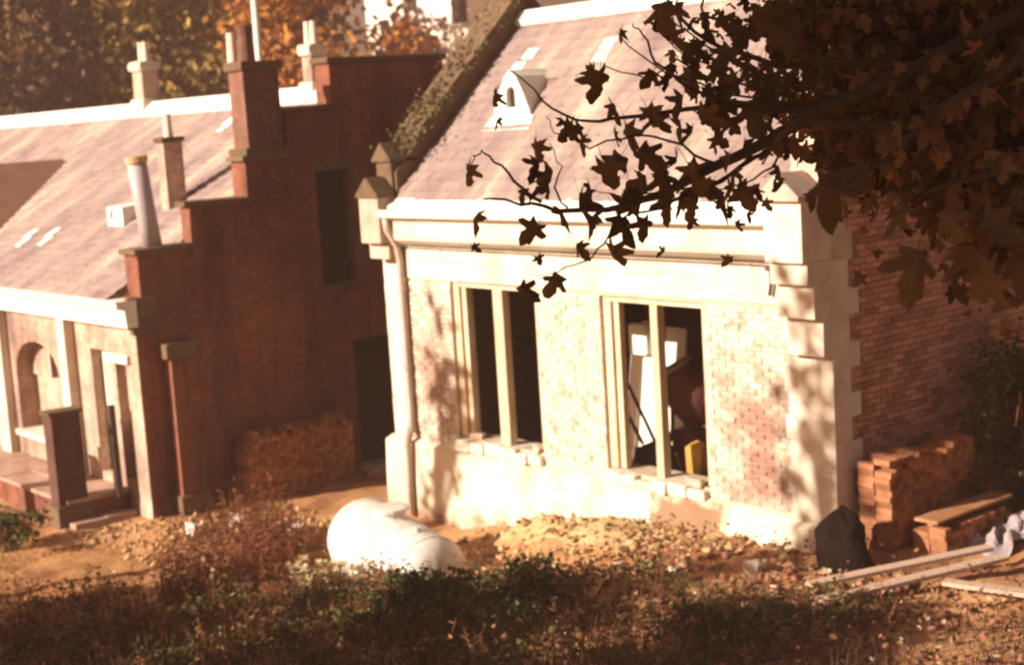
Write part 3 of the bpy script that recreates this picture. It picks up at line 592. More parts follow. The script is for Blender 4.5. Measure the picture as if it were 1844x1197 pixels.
# tall chimney on the third step
ch = MB().worn(GX_-.47, GX_-.01, -.62, .05, 5.69, 7.06, .01, .012).build('chimney', m_chim_brick, wing)
MB().worn(GX_-.52, GX_+.04, -.67, .10, 7.06, 7.20, .01, .015).build('chimney_cap', m_stone_d, ch)
MB().worn(GX_-.53, GX_+.03, -.70, .12, 5.685, 5.80, .01, .02).build('chimney_base', m_stone_d, ch)
MB().tube([(GX_-.18, -.42, 7.2), (GX_-.18, -.42, 7.35), (GX_-.18, -.42, 7.62), (GX_-.18, -.42, 7.78)], [.15, .14, .12, .15], 12).build('chimney_pot', m_pot, ch)
MB().tube([(GX_-.40, -.55, 7.2), (GX_-.40, -.55, 7.68)], [.09, .075], 10).build('chimney_pot', m_pot_p, ch)
# zinc flue leaning on the first step
fl = MB().tube([(-3.22, -2.38, 4.36), (-3.22, -2.44, 4.9), (-3.22, -2.52, 5.72)], .155, 16).build('flue_pipe', m_flue, wing, smooth=True)
MB().tube([(-3.22, -2.515, 5.70), (-3.22, -2.525, 5.80)], .18, 16).build('flue_collar', m_ring, fl)
# small square chimney rising from the slope
c2 = MB().worn(-5.45, -5.20, -1.02, -.66, 4.7, 5.98, .008, .015).build('chimney', m_pale_brick, wing, label='slim square chimney on the roof slope')
MB().worn(-5.49, -5.16, -1.06, -.62, 5.98, 6.06, .008, .015).build('chimney_cap', m_stone_d, c2)
MB().tube([(-5.32, -.84, 6.06), (-5.32, -.84, 6.4), (-5.32, -.84, 6.46)], [.085, .07, .085], 10).build('chimney_pot', m_pot_p, c2)
# chimneys on the ridge
for (x, w_, h, lab) in ((-12.1, .44, 1.15, 'pale capped chimney on the far ridge'), (-5.35, .30, .95, 'pale chimney on the ridge behind the gable')):
    q = MB().worn(x-w_/2, x+w_/2, YC-w_*.45, YC+w_*.45, 6.45, 6.8+h*.62, .01, .015).build('chimney', m_pale_brick, wing, label=lab)
    MB().worn(x-w_/2-.06, x+w_/2+.06, YC-w_*.45-.06, YC+w_*.45+.06, 6.8+h*.62, 6.8+h*.62+.20, .015, .06).build('chimney_cap', m_stone_w, q)
    for dx in (-.10, .10): MB().tube([(x+dx, YC, 6.8+h*.62+.20), (x+dx, YC, 6.8+h*.62+.62)], [.075, .06], 10).build('chimney_pot', m_pot_p, q)
    MB().worn(x-w_/2-.07, x+w_/2+.07, YC-w_*.45-.07, YC+w_*.45+.07, 6.6, 6.90, .015, .05).build('chimney_foot', m_stone_w, q)
# boxed vent and pale slates on the slope
y = -1.22; z = wz(y); vb = MB().prism([(y-.24, wz(y-.24)), (y-.24, wz(y-.24)+.36), (y+.32, wz(y+.32)+.10), (y+.32, wz(y+.32)-.02)], 'x', -6.72, -6.12).build('roof_vent', m_lead, wing)
MB().box(-6.58, -6.50, y-.25, y-.235, z+.02, z+.17).build('vent_slot', m_dark, vb)
for (x, y) in ((-9.6, -1.9), (-8.7, -1.85), (-7.6, 1.5)):
    for k in range(2):
        yy = y-.22*k; MB().poly([(x+.14*k, yy, wz(yy)+.045), (x+.24+.14*k, yy, wz(yy)+.045), (x+.24+.14*k, yy+.26, wz(yy+.26)+.04), (x+.14*k, yy+.26, wz(yy+.26)+.04), (x+.14*k, yy, wz(yy)), (x+.24+.14*k, yy, wz(yy))], [(0,1,2,3),(4,5,1,0)]).build('patch_slate', m_slate_new, wing)
# corner kneeler and buttress
for (d, z0, z1) in ((.06, 3.05, 3.30), (.12, 3.30, 3.62)): MB().worn(GX_-.06, GX_+.05, -2.92-d, -2.55, z0, z1, .01, .02).build('kneeler_stone', m_stone_d, wing)
MB().worn(GX_-.02, GX_+.22, -2.47, -2.04, 0, 2.62, .01, .02).build('buttress', m_shade_brick, wing)
MB().worn(GX_-.03, GX_+.28, -2.56, -2.0, 2.62, 2.86, .012, .03).build('buttress_cap', m_stone_d, wing)
MB().worn(GX_-.03, GX_+.27, -2.52, -1.99, 0, .40, .012, .03).build('buttress_foot', m_stone_d, wing)

# ------------------------------------------------------------------ yard in front of the wing
m_pave = MAT('pink_paving', [(.24, .13, .10), (.38, .24, .18), (.46, .31, .24)], 2.5, .95, .4, 25)
t = thing('terrace', 'raised paved terrace with a dark edge wall in front of the left wing', 'terrace', (-6, -3.5, 0)); t['kind'] = 'structure'
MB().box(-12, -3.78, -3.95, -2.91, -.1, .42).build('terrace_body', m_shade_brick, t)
x = -12.0
while x < -3.8:
    b = min(-3.74, x+random.uniform(.6, .9))
    for (y0, y1) in ((-3.99, -3.45), (-3.44, -2.92)): MB().worn(x+.005, b-.005, y0, y1, .42, .475+random.uniform(0, .008), .006, .01).build('paving_slab', m_pave, t)
    x = b
for k in range(3): MB().worn(-3.76, -3.50, -4.0+.52*k, -3.49+.52*k, -.05, .14+random.uniform(0, .02), .015, .02).build('kerb_stone', m_pave, t)
p = thing('gate_post', 'dark square gate post with a stone foot at the terrace corner', 'post', (-3.95, -3.85, 0))
MB().worn(-4.12, -3.80, -4.10, -3.62, .05, 1.86, .012, .015).build('shaft', MAT('dark_post_stone', [(.07, .036, .028), (.12, .06, .045)], 3, .9, .4, 22), p)
MB().worn(-4.14, -3.77, -4.14, -3.58, 1.862, 1.92, .01, .015).build('cap', m_stone_d, p)
MB().worn(-4.16, -3.75, -4.15, -3.56, -.1, .40, .012, .02).build('foot', m_stone_d, p)
p = thing('gate_post', 'dark gate post cut by the left edge of the picture', 'post', (-5.9, -5.6, 0))
MB().worn(-6.05, -5.75, -5.78, -5.40, .0, 1.9, .012, .015).build('shaft', bpy.data.materials['dark_post_stone'], p)
MB().worn(-6.07, -5.73, -5.80, -5.38, 1.9, 1.96, .01, .015).build('cap', m_stone_d, p)
h = thing('hand_rail', 'thin dark iron rail sloping down to the foot of the gate post', 'rail', (-4, -4.3, 0))
MB().tube([(-5.6, -5.2, .62), (-4.9, -4.75, .42), (-4.1, -4.22, .20)], .022, 8).build('bar', m_iron, h)
for q in ((-5.4, -5.07, .56), (-4.2, -4.29, .23)): MB().tube([(q[0], q[1], -.05), q], .018, 6).build('upright', m_iron, h)
for i, (x, y, hh, lab) in enumerate(((-5.05, -3.6, .9, 'dark timber post on the terrace beside the pale door'), (-3.55, -3.2, 1.5, 'thin dark post standing against the wing corner'))):
    MB_ = MB().worn(x-.05, x+.05, y-.05, y+.05, .42, .42+hh, .006, .01); o = MB_.build('timber_post', m_iron); tag(o, lab, 'post')

# ------------------------------------------------------------------ stacks of reclaimed bricks
sb_me, _ = None, None
b_ = MB().worn(-.108, .108, -.05, .05, -.033, .033, .006, .006)
sb = bpy.data.meshes.new('brick'); sb.from_pydata(b_.v, [], b_.f); sb.materials.append(m_stackbrick)
def brick_stack(label, x0, y0, nx_, ny_, nz_, zb, rag, yaw=0.):
    """bricks laid on edge/flat in courses; length runs along y"""
    t = thing('brick_stack', label, 'brick stack', (x0, y0, zb), 'stacks of reclaimed bricks')
    ca, sa = math.cos(yaw), math.sin(yaw)
    for k in range(nz_):
        for j in range(ny_):
            for i in range(nx_):
                if 0 < i < nx_-1 and 0 < j < ny_-1 and k < nz_-2: continue          # core of the stack is hidden
                if k >= nz_-rag and random.random() < .28*(k-nz_+rag+1): continue
                lx = i*.23+random.uniform(-.012, .012); ly = j*.108+random.uniform(-.008, .008)
                o = bpy.data.objects.new('brick', sb); COL.objects.link(o); o.parent = t
                o.location = (lx*ca-ly*sa, lx*sa+ly*ca, .034+k*.069); o.rotation_euler = (random.uniform(-.03, .03), random.uniform(-.03, .03), yaw+random.uniform(-.06, .06))
    return t
brick_stack('long stack of reclaimed bricks against the dark stepped gable', -2.86, -1.34, 2, 19, 17, .07, 2)
zb = gz(8.7, .9)
brick_stack('taller brick stack beside the shaded right hand gable', 8.48, .28, 2, 15, 16, zb-.02, 2)
zb2 = gz(9.2, 1)
brick_stack('low brick stack with a board on top, behind the planks', 9.02, .52, 2, 12, 5, zb2-.02, 1)
o = MB().worn(8.98, 9.28, .42, 1.90, zb2+.375, zb2+.41, .012, .01).build('board', MAT('orange_board', [(.28, .12, .05), (.40, .20, .09)], 4, .9, .3, 30)); tag(o, 'orange brown board lying on the low brick stack', 'board')

# ------------------------------------------------------------------ tank
tk = thing('storage_tank', 'white domed cylindrical tank lying in the weeds before the schoolroom', 'tank', (2, -1.9, 0))
A, B_ = Vector((2.14, -2.34, .58)), Vector((3.84, -2.56, .40)); ax = (B_-A).normalized(); r = .45
prof = [(-.36, .02), (-.35, .14), (-.31, .27), (-.23, .42), (-.12, .51), (0, .54)]
L0 = (B_-A).length
path = [(s, q) for s, q in prof]+[(L0*k/6, .54) for k in range(1, 6)]+[(L0, .54), (L0+.12, .51), (L0+.23, .42), (L0+.31, .27), (L0+.35, .14), (L0+.36, .02)]
sh = MB().tube([A+ax*s for s, q in path], [q for s, q in path], 28).build('shell', m_tank, tk, smooth=True)
for s in (.02, L0*.56, L0-.02):
    MB().tube([A+ax*(s-.035), A+ax*(s-.02), A+ax*(s+.02), A+ax*(s+.035)], [.538, .552, .552, .538], 28).build('seam_band', m_tank, sh)
c = A+ax*.80
MB().tube([c+Vector((.0, 0, .46)), c+Vector((0, 0, .59)), c+Vector((0, 0, .61)), c+Vector((0, 0, .65)), c+Vector((0, 0, .665))], [.20, .20, .25, .25, .18], 18).build('hatch', m_tank, tk)
c = A+ax*1.5
MB().tube([c+Vector((0, 0, .50)), c+Vector((0, 0, .60))], [.06, .06], 12).build('filler_neck', m_tank, tk)
for s in (.25, L0-.3):
    c = A+ax*s; MB().worn(c.x-.10, c.x+.10, c.y-.34, c.y+.34, -.1, c.z-.28, .01, .02).build('cradle', m_stone_d, tk)

# ------------------------------------------------------------------ inside the right window
FZ = 1.12
t = thing('plank_bundle', 'pale white boards stood upright inside the right window', 'boards', (3.3, 2.0, FZ))
for i, (x, y, wd, hh, tilt) in enumerate(((2.92, 1.92, .20, 1.50, .05), (3.14, 1.97, .22, 1.86, .02), (3.38, 1.94, .22, 1.84, -.01), (3.61, 2.0, .22, 1.80, .02), (3.84, 1.97, .20, 1.8, .0))):
    mb = MB(); mb.poly([(x-wd/2, y, FZ), (x+wd/2, y, FZ), (x+wd/2, y+.04, FZ), (x-wd/2, y+.04, FZ), (x-wd/2+tilt, y+.2, FZ+hh), (x+wd/2+tilt, y+.2, FZ+hh), (x+wd/2+tilt, y+.24, FZ+hh), (x-wd/2+tilt, y+.24, FZ+hh)], [(3,2,1,0),(4,5,6,7),(0,1,5,4),(1,2,6,5),(2,3,7,6),(3,0,4,7)])
    mb.build('board', m_white, t)
MB().worn(2.98, 3.34, 1.96, 2.10, 2.52, 2.96, .01, .03).build('capping', m_white, t)
wb = thing('wheelbarrow', 'dark wheelbarrow tipped on end inside the right window, handles up', 'wheelbarrow', (4.6, .8, FZ))
MB().poly([(4.30, .62, FZ+.02), (4.98, .62, FZ+.02), (4.92, .95, FZ+.05), (4.36, .95, FZ+.05), (4.40, .60, FZ+.42), (4.82, .58, FZ+.60), (4.80, .85, FZ+.60), (4.44, .88, FZ+.44)], [(3,2,1,0),(4,5,6,7),(0,1,5,4),(1,2,6,5),(2,3,7,6),(3,0,4,7)]).build('tray', m_iron, wb)
for a, b in (((4.86, .60, FZ+.45), (4.22, .52, FZ+1.62)), ((4.56, .60, FZ+.50), (4.06, .52, FZ+1.34))): MB().tube([a, b], [.028, .022], 8).build('handle', m_iron, wb)
MB().tube([(4.62, .70, FZ+.13), (4.70, .78, FZ+.13)], .13, 14).build('wheel', m_iron, wb)
m_mixred = MAT('dull_red_machine_paint', [(.10, .035, .025), (.16, .06, .04)], 4, .7, .2, 20)
m_cem = MAT('cement_crust', [(.36, .22, .14), (.50, .34, .22)], 8, .95, .7, 30)
mx = thing('cement_mixer', 'dark red cement mixer with crusted drum mouth inside the right window', 'mixer', (4.8, 1.25, FZ))
c = Vector((4.82, 1.30, FZ+1.08)); u = Vector((-.35, -.30, .88)).normalized()
MB().tube([c-u*.42, c-u*.36, c-u*.05, c+u*.05, c+u*.30, c+u*.44], [.16, .26, .34, .34, .28, .25], 20).build('drum', m_mixred, mx, smooth=True)
MB().tube([c+u*.43, c+u*.47, c+u*.455, c+u*.40], [.27, .275, .22, .18], 20).build('drum_mouth', m_cem, mx)
for s in (-1, 1):
    MB().tube([(4.82+s*.36, 1.30, FZ+1.05), (4.82+s*.34, 1.25, FZ+.55), (4.82+s*.42, 1.10, FZ+.01)], .03, 8).build('leg', m_mixred, mx)
    MB().tube([(4.82+s*.34, 1.25, FZ+.55), (4.82+s*.40, 1.50, FZ+.01)], .03, 8).build('leg', m_mixred, mx)
MB().worn(4.62, 5.02, 1.10, 1.45, FZ+.30, FZ+.62, .01, .04).build('motor_case', m_mixred, mx)
MB().tube([(5.20, 1.28, FZ+1.08), (5.26, 1.28, FZ+1.08)], .14, 16).build('tilt_wheel', m_iron, mx)
o = MB().worn(5.40, 5.62, .55, .72, FZ, FZ+.62, .07, .06).build('cement_sack', MAT('yellow_sack', [(.34, .17, .035), (.48, .27, .07)], 4, .8, .4, 14)); tag(o, 'yellow sack standing inside the right window by the jamb', 'sack')
for (x, y, z, a, lab) in ((1.62, .10, 1.44, .3, 'loose brick on the left end of the left window sill'), (3.05, .05, 1.44, -.4, 'loose brick on the right end of the left window sill'), (6.08, -.02, 1.44, .2, 'loose brick on the sill of the right window')):
    o = bpy.data.objects.new('loose_brick', MB().worn(-.11, .11, -.05, .05, -.04, .05, .02, .012).build('tmp', m_stone).data); bpy.data.objects.remove(bpy.data.objects['tmp']); COL.objects.link(o)
    o.location = (x, y, z+.01); o.rotation_euler = (0, .1, a); tag(o, lab, 'brick')

# ------------------------------------------------------------------ right hand corner: barrel, planks, sheet
zb = gz(8.62, -.38)
o = thing('covered_heap', 'black lumpy covered heap slumped at the near corner of the schoolroom', 'heap', (8.60, -.36, zb))
V = []; F = []; n = 18; m_ = 9
for j in range(m_+1):
    f = j/m_; rr = .27*(1-f**4.5)**.5*(1.1-.10*f)
    for i in range(n):
        q = 2*math.pi*i/n; w_ = 1+.16*math.sin(3*q+4*f+.6)+.08*math.sin(7*q+9*f)+.05*math.sin(11*q-13*f)
        V.append((8.60+rr*w_*math.cos(q), -.36+rr*w_*.9*math.sin(q), zb-.05+.70*f+.04*math.sin(3*q+1)+.02*math.sin(5*q)))
for j in range(m_):
    for i in range(n): F.append((j*n+i, j*n+(i+1) % n, (j+1)*n+(i+1) % n, (j+1)*n+i))
MB().poly(V, F).build('sheet_cover', MAT('black_tarred_cloth', [(.010, .006, .005), (.020, .011, .009)], 5, 1., .9, 12, spec=0.), o, smooth=True)
for (a, b, wd, lab) in (((9.12, -1.60, .15), (9.86, .52, .20), .15, 'long weathered plank, the one nearer the barrel, right foreground'),
                       ((9.44, -1.82, .10), (10.14, .36, .16), .16, 'long weathered plank lying along its twin, right foreground'),
                       ((10.12, -.70, .14), (11.4, -.35, .10), .14, 'single plank end running out at the right edge'),
                       ((1.05, -4.55, .08), (1.75, -3.9, .10), .15, 'short pale plank lying in the left foreground weeds')):
    a3 = Vector((a[0], a[1], gz(a[0], a[1])+a[2])); b3 = Vector((b[0], b[1], gz(b[0], b[1])+b[2])); d = (b3-a3).normalized(); s = d.cross(Vector((0, 0, 1))).normalized()*wd/2; up = Vector((0, 0, .04))
    P = [a3-s, a3+s, b3+s, b3-s]; o = MB().poly([p for p in P]+[p+up for p in P], [(3,2,1,0),(4,5,6,7),(0,1,5,4),(1,2,6,5),(2,3,7,6),(3,0,4,7)]).build('plank', m_plank); tag(o, lab, 'plank')
for (x, y, hh) in ((9.42, -1.1, .1), (9.95, .1, .16)):
    z0 = gz(x, y)
# crumpled sheet
n = 26; V = []; F = []
for i in range(n):
    for j in range(n):
        u, v = i/(n-1), j/(n-1); x = 9.12+.62*u+.18*v; y = .98+1.25*v-.12*u
        z = gz(x, y)+.06+.13*abs(math.sin(u*7.3+v*3.1))*abs(math.cos(v*8.1-u*2))+.10*abs(math.sin(v*13+u*9))*(.4+.6*v)
        edge = min(u, v, 1-u, 1-v); z -= .10*max(0, .12-edge)/.12
        V.append((x+.05*math.sin(v*17), y+.05*math.sin(u*15), z))
for i in range(n-1):
    for j in range(n-1): F.append((i*n+j, (i+1)*n+j, (i+1)*n+j+1, i*n+j+1))
o = MB().poly(V, F).build('sheeting', MAT('lilac_grey_sheeting', [(.24, .19, .19), (.36, .29, .28)], 3, .6, .2, 12, spec=.3)); tag(o, 'crumpled lilac grey sheeting beside the low brick stack', 'sheet')

# ------------------------------------------------------------------ rubble
m_rub = MAT('pale_rubble', [(.45, .33, .25), (.66, .56, .46)], 6, .95, .5, 30, obj=.25)
SPOTS = [(-1.35, -3.05, .22, 'large pale rubble stone leading the row beside the brown weeds'), (-1.15, -2.35, .17, 'white rubble stone, second along the row by the brown weeds'), (-.85, -2.2, .13, None), (-.62, -2.0, .12, None), (-.35, -1.85, .16, None), (-1.0, -2.6, .11, None), (-.2, -2.1, .10, None),
         (8.05, -1.2, .16, 'pale flat stone lying before the right corner of the schoolroom'), (7.2, -1.6, .09, None), (6.4, -1.7, .08, None), (8.6, -1.5, .09, None), (8.9, -2.2, .10, None), (7.9, -2.6, .08, None), (4.3, -.55, .09, None), (3.9, -.7, .07, None), (5.1, -.35, .07, None)]
for x, y, s, lab in SPOTS:
    z = gz(x, y); o = MB().worn(x-s*.6, x+s*.6, y-s*.5, y+s*.5, z-.03, z+s*.75, s*.4, s*.22).build('rubble_stone', m_rub)
    tag(o, lab or ('small pale rubble stone in the row beside the brown weeds' if x < 1 else 'small pale stone on the soil at the foot of the white wall' if y > -1 else 'small pale stone lying in the right foreground'), 'stone', None if lab else 'small loose rubble stones by the weeds' if x < 1 else 'small stones on the soil' if y > -1 else 'small stones in the right foreground')
def scatter_rocks(name, n, xs, ys, s0, s1, mat, label, cat):
    V = []; F = []
    base = np.array([(1,0,0),(-1,0,0),(0,1,0),(0,-1,0),(0,0,1),(0,0,-1)], float); tri = [(0,2,4),(2,1,4),(1,3,4),(3,0,4),(2,0,5),(1,2,5),(3,1,5),(0,3,5)]
    for _ in range(n):
        x = np.clip(rng.normal((xs[0]+xs[1])/2, (xs[1]-xs[0])/3.2), xs[0], xs[1]); y = rng.uniform(*ys); s = s0+(s1-s0)*rng.random()**3.2
        pts = base*rng.uniform(.6, 1.3, (6, 1))*s*np.array([1, 1, .7])+rng.normal(0, s*.15, (6, 3))+np.array([x, y, gz(x, y)+s*.25])
        i = len(V); V += pts.tolist(); F += [tuple(q+i for q in t) for t in tri]
    o = arrays_mesh(name, np.array(V), np.array(F), mat); o['kind'] = 'stuff'; o['label'] = label; o['category'] = cat; return o
m_rclod = MAT('broken_brick_rubble', [(.16, .06, .035), (.30, .13, .07), (.44, .26, .17)], 5, .97, .5, 30, island=.4)
scatter_rocks('brick_rubble', 900, (6.2, 11.5), (-4.6, -.6), .015, .10, m_rclod, 'broken brick rubble strewn over the right foreground', 'rubble')
m_clod = MAT('soil_clods', [(.20, .09, .045), (.40, .24, .11), (.54, .38, .20)], 5, .97, .5, 30, island=.35)
scatter_rocks('soil_clods', 2600, (2.2, 9.6), (-3.4, -.16), .012, .085, m_clod, 'broken soil clods spread along the foot of the white wall', 'soil')
scatter_rocks('yard_clods', 2200, (-3.6, 2.2), (-4.2, -1.0), .012, .085, m_clod, 'loose dry clods on the orange yard ground', 'soil')

# ------------------------------------------------------------------ grass, weeds
def veg_line(x, y):
    s = (x-CAM.x)*FH[0]+(y-CAM.y)*FH[1]; r = (x-CAM.x)*RH[0]+(y-CAM.y)*RH[1]
    return s, r, np.interp(r, [-8, -5.6, -4.4, -3, -1.9, -1., 0, 1., 2, 3, 4.5], [20.2, 19.6, 19.4, 18.4, 17.8, 17.5, 17.1, 16.4, 15.5, 14.8, 14.2])
def blades(n, box, keep, hfun, wid, lean=.35):
    x = rng.uniform(box[0], box[1], n); y = rng.uniform(box[2], box[3], n); k = keep(x, y); x, y = x[k], y[k]; n = len(x)
    z = ground_h(x, y)-.02; h = hfun(x, y)*rng.uniform(.45, 1.15, n); a = rng.uniform(0, 2*np.pi, n); w_ = wid*rng.uniform(.6, 1.4, n)
    dx, dy = np.cos(a), np.sin(a); l = lean*h*rng.uniform(.1, 1.3, n); b = rng.uniform(0, 2*np.pi, n); lx, ly = np.cos(b)*l, np.sin(b)*l
    V = np.zeros((n, 5, 3))
    V[:, 0] = np.stack([x-dx*w_, y-dy*w_, z], -1); V[:, 1] = np.stack([x+dx*w_, y+dy*w_, z], -1)
    V[:, 2] = np.stack([x+dx*w_*.7+lx*.35, y+dy*w_*.7+ly*.35, z+h*.55], -1); V[:, 3] = np.stack([x-dx*w_*.7+lx*.35, y-dy*w_*.7+ly*.35, z+h*.55], -1)
    V[:, 4] = np.stack([x+lx, y+ly, z+h*(1-.15*lean)], -1)
    i = np.arange(n)[:, None]*5
    F = np.concatenate([i+np.array([0, 1, 2]), i+np.array([0, 2, 3]), i+np.array([3, 2, 4])])
    return V.reshape(-1, 3), F
def patchy(x, y): return .5+.5*np.sin(x*1.7+1.3*np.sin(y*1.1))*np.sin(y*1.9+np.sin(x*.8))
def keep_fg(x, y):
    s, r, b = veg_line(x, y); return (s < b+.5*patchy(x, y)-.25+rng.normal(0, .25, x.shape)) & (s > 11.5) & (rng.random(x.shape) < .08+.9*patchy(x*1.6, y*1.6)**1.5)
def h_fg(x, y):
    s, r, b = veg_line(x, y); return .08+.26*np.clip((b-s)/3, 0, 1)+.12*patchy(x+3, y)
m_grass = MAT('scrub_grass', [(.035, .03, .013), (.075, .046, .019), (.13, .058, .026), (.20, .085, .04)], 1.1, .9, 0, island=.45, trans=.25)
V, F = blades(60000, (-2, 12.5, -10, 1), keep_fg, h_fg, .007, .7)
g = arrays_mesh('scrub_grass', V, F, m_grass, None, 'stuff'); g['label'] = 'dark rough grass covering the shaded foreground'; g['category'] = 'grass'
def litter(name, n, box, keep, size, mat, label):
    x = rng.uniform(box[0], box[1], n); y = rng.uniform(box[2], box[3], n); k = keep(x, y); x, y = x[k], y[k]; n = len(x)
    c = rng.normal(0, .05, (n, 3)); P = np.stack([x, y, ground_h(x, y)+rng.gamma(2., .045, n)], -1)+c*np.array([1, 1, .2])
    d = rng.normal(0, 1, (n, 3)); d[:, 2] *= .6; d /= np.linalg.norm(d, axis=1)[:, None]; e = np.cross(d, rng.normal(0, 1, (n, 3))); e /= np.linalg.norm(e, axis=1)[:, None]
    l = (size*rng.uniform(.4, 1.5, n))[:, None]
    V = np.stack([P-d*l*.5, P+e*l*.3, P+d*l*.5, P-e*l*.3], 1).reshape(-1, 3); F = (np.arange(n)[:, None]*4+np.arange(4))
    o = arrays_mesh(name, V, F, mat, None, 'stuff'); o['label'] = label; o['category'] = 'weeds'; return o
def keep_lit(k, ph):
    def f(x, y):
        s, r, b = veg_line(x, y); return (s < b+.3+rng.normal(0, .25, x.shape)) & (s > 11.5) & (rng.random(x.shape) < .05+k*patchy(x*1.3+ph, y*1.5-ph)**2)
    return f
litter('brown_weeds', 44000, (-2, 12.5, -9, 1), keep_lit(.9, 1.), .07, MAT('brown_weed_leaf', [(.10, .036, .02), (.20, .08, .04), (.36, .18, .10)], 2.2, .9, 0, island=.5, trans=.2), 'brown withered weeds spread through the foreground')
litter('green_weeds', 50000, (1, 10, -7, -1), keep_lit(.9, 3.), .065, MAT('green_weed_leaf', [(.05, .05, .015), (.10, .095, .025), (.17, .14, .04)], 2.2, .85, 0, island=.5, trans=.25), 'low green weeds spread through the foreground')
litter('straw_litter', 7000, (-2, 12.5, -9, 0), keep_lit(.8, 5.), .05, MAT('straw_bits', [(.40, .28, .16), (.60, .48, .32)], 3, .9, 0, island=.3), 'pale straw and leaf litter on the foreground')
litter('trodden_litter', 9000, (5.5, 12, -5.5, .3), lambda x, y: rng.random(x.shape) < .15+.75*patchy(x*1.9, y*2.1)**2, .06, MAT('rust_litter', [(.06, .05, .018), (.14, .06, .03), (.26, .12, .06), (.40, .24, .13)], 2.2, .9, 0, island=.5, trans=.15), 'rust brown weeds and litter over the trodden soil at the right')
def keep_dry(x, y):
    s, r, b = veg_line(x, y); return (s > b-.6) & (y < -.9) & (x < 1.6) & ~((x < -3.4) & (y > -4.3)) & (rng.random(x.shape) < .25+.6*patchy(x+5, y+1))
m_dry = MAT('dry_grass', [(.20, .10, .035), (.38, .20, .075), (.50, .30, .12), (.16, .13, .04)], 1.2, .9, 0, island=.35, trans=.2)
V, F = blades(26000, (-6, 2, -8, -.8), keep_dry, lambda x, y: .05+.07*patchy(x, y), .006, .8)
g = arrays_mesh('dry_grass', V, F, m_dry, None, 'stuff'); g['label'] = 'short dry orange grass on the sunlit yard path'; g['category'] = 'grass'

def weed_clump(name, label, cx, cy, n, rad, hgt, mat, leafy, group=None, seedhead=None):
    """stems with small leaves or seed heads: one plant"""
    z0 = gz(cx, cy); t = thing(name, label, 'weed', (cx, cy, z0), group); mb = MB(); lf = MB()
    for _ in range(n):
        a = random.uniform(0, 6.28); q = rad*random.random()**.6; x, y = cx+q*math.cos(a), cy+q*math.sin(a); z = gz(x, y)-.02; h = hgt*random.uniform(.5, 1.1)
        tx, ty = x+random.gauss(0, .16)*h, y+random.gauss(0, .16)*h; pth = [(x, y, z), ((x+tx)/2+random.gauss(0, .03), (y+ty)/2+random.gauss(0, .03), z+h*.55), (tx, ty, z+h)]
        mb.tube(pth, [.007, .005, .003], 4, False)
        for k in range(leafy):
            f = random.uniform(.15, 1); p = Vector(pth[0]).lerp(Vector(pth[2]), f); b = random.uniform(0, 6.28); l = random.uniform(.05, .13)
            d = Vector((math.cos(b), math.sin(b), random.uniform(-.3, .7))).normalized()*l; s = d.cross(Vector((0, 0, 1))).normalized()*l*.22
            lf.poly([p, p+d*.5+s, p+d, p+d*.5-s], [(0, 1, 2, 3)])
        if seedhead and random.random() < .8:
            p = Vector(pth[2])
            for _k in range(12):
                b = random.uniform(0, 6.28); d = Vector((math.cos(b), math.sin(b), random.uniform(-.6, .9)))*random.uniform(.02, .05); s = Vector((-d.y, d.x, .01))*.6
                lf.poly([p, p+d+s, p+d*1.5, p+d-s], [(0, 1, 2, 3)])
    mb.build('stems', mat, t)
    if lf.f: lf.build('leaves', seedhead or mat, t, kind='stuff')
    return t
m_dock = MAT('rust_brown_dock', [(.14, .05, .025), (.26, .09, .04), (.34, .14, .06)], 3, .9, 0, island=.4, trans=.2)
m_seed = MAT('cream_seed_heads', [(.62, .46, .24), (.78, .64, .40)], 5, .9, 0, island=.2, trans=.3)
m_green = MAT('bramble_leaf', [(.03, .04, .012), (.06, .07, .018), (.10, .10, .03)], 2, .75, 0, island=.5, trans=.25)
docks = [(-.1, -2.7, 60, .5, .95), (.5, -3.1, 70, .55, 1.0), (-.3, -3.4, 45, .45, .8), (1.1, -3.6, 60, .55, .8), (.9, -2.7, 40, .4, .7), (1.6, -3.4, 40, .45, .5), (.2, -4.3, 40, .5, .6), (1.5, -4.6, 45, .5, .6), (2.9, -4.0, 30, .35, .35)]
dl = ['tall rust brown dock clump nearest the row of rubble', 'tallest rust brown dock clump, beside the left end of the tank', 'rust brown dock clump at the left end of the brown thicket', 'rust brown dock clump below the left end of the tank', 'short rust brown dock clump close against the tank', 'low dock clump between the thicket and the cream flowers', 'dock clump beside the short pale plank', 'dock clump nearest the bottom edge, left of centre', 'smallest dock clump just behind the cream flowers']
for (x, y, n, r, h), lab in zip(docks, dl): weed_clump('dock_weed', lab, x, y, n, r, h, m_dock, 9, 'dead dock stalks')
seeds = [(3.45, -4.15, 'nearest the left edge of the row'), (3.5, -3.8, 'second in the row'), (3.62, -3.5, 'third in the row'), (3.85, -3.25, 'fourth in the row, under the tank')]
for x, y, s in seeds: weed_clump('seeding_weed', 'cream flowering weed before the tank, '+s, x, y, 26, .24, .52, m_green, 5, 'cream seed heads before the tank', m_seed)
for x, y, lab in ((3.4, -3.15, 'thin weed stalks before the middle of the white tank'), (4.1, -3.0, 'thin weed stalks before the right end of the white tank'), (2.5, -3.05, 'thin weed stalks before the left end of the white tank'), (4.5, -2.3, 'thin weed stalks just right of the white tank')): weed_clump('tall_weed', lab, x, y, 10, .22, .42, m_dock, 5, 'weeds against the tank')
fs = MB(); fl_ = MB()
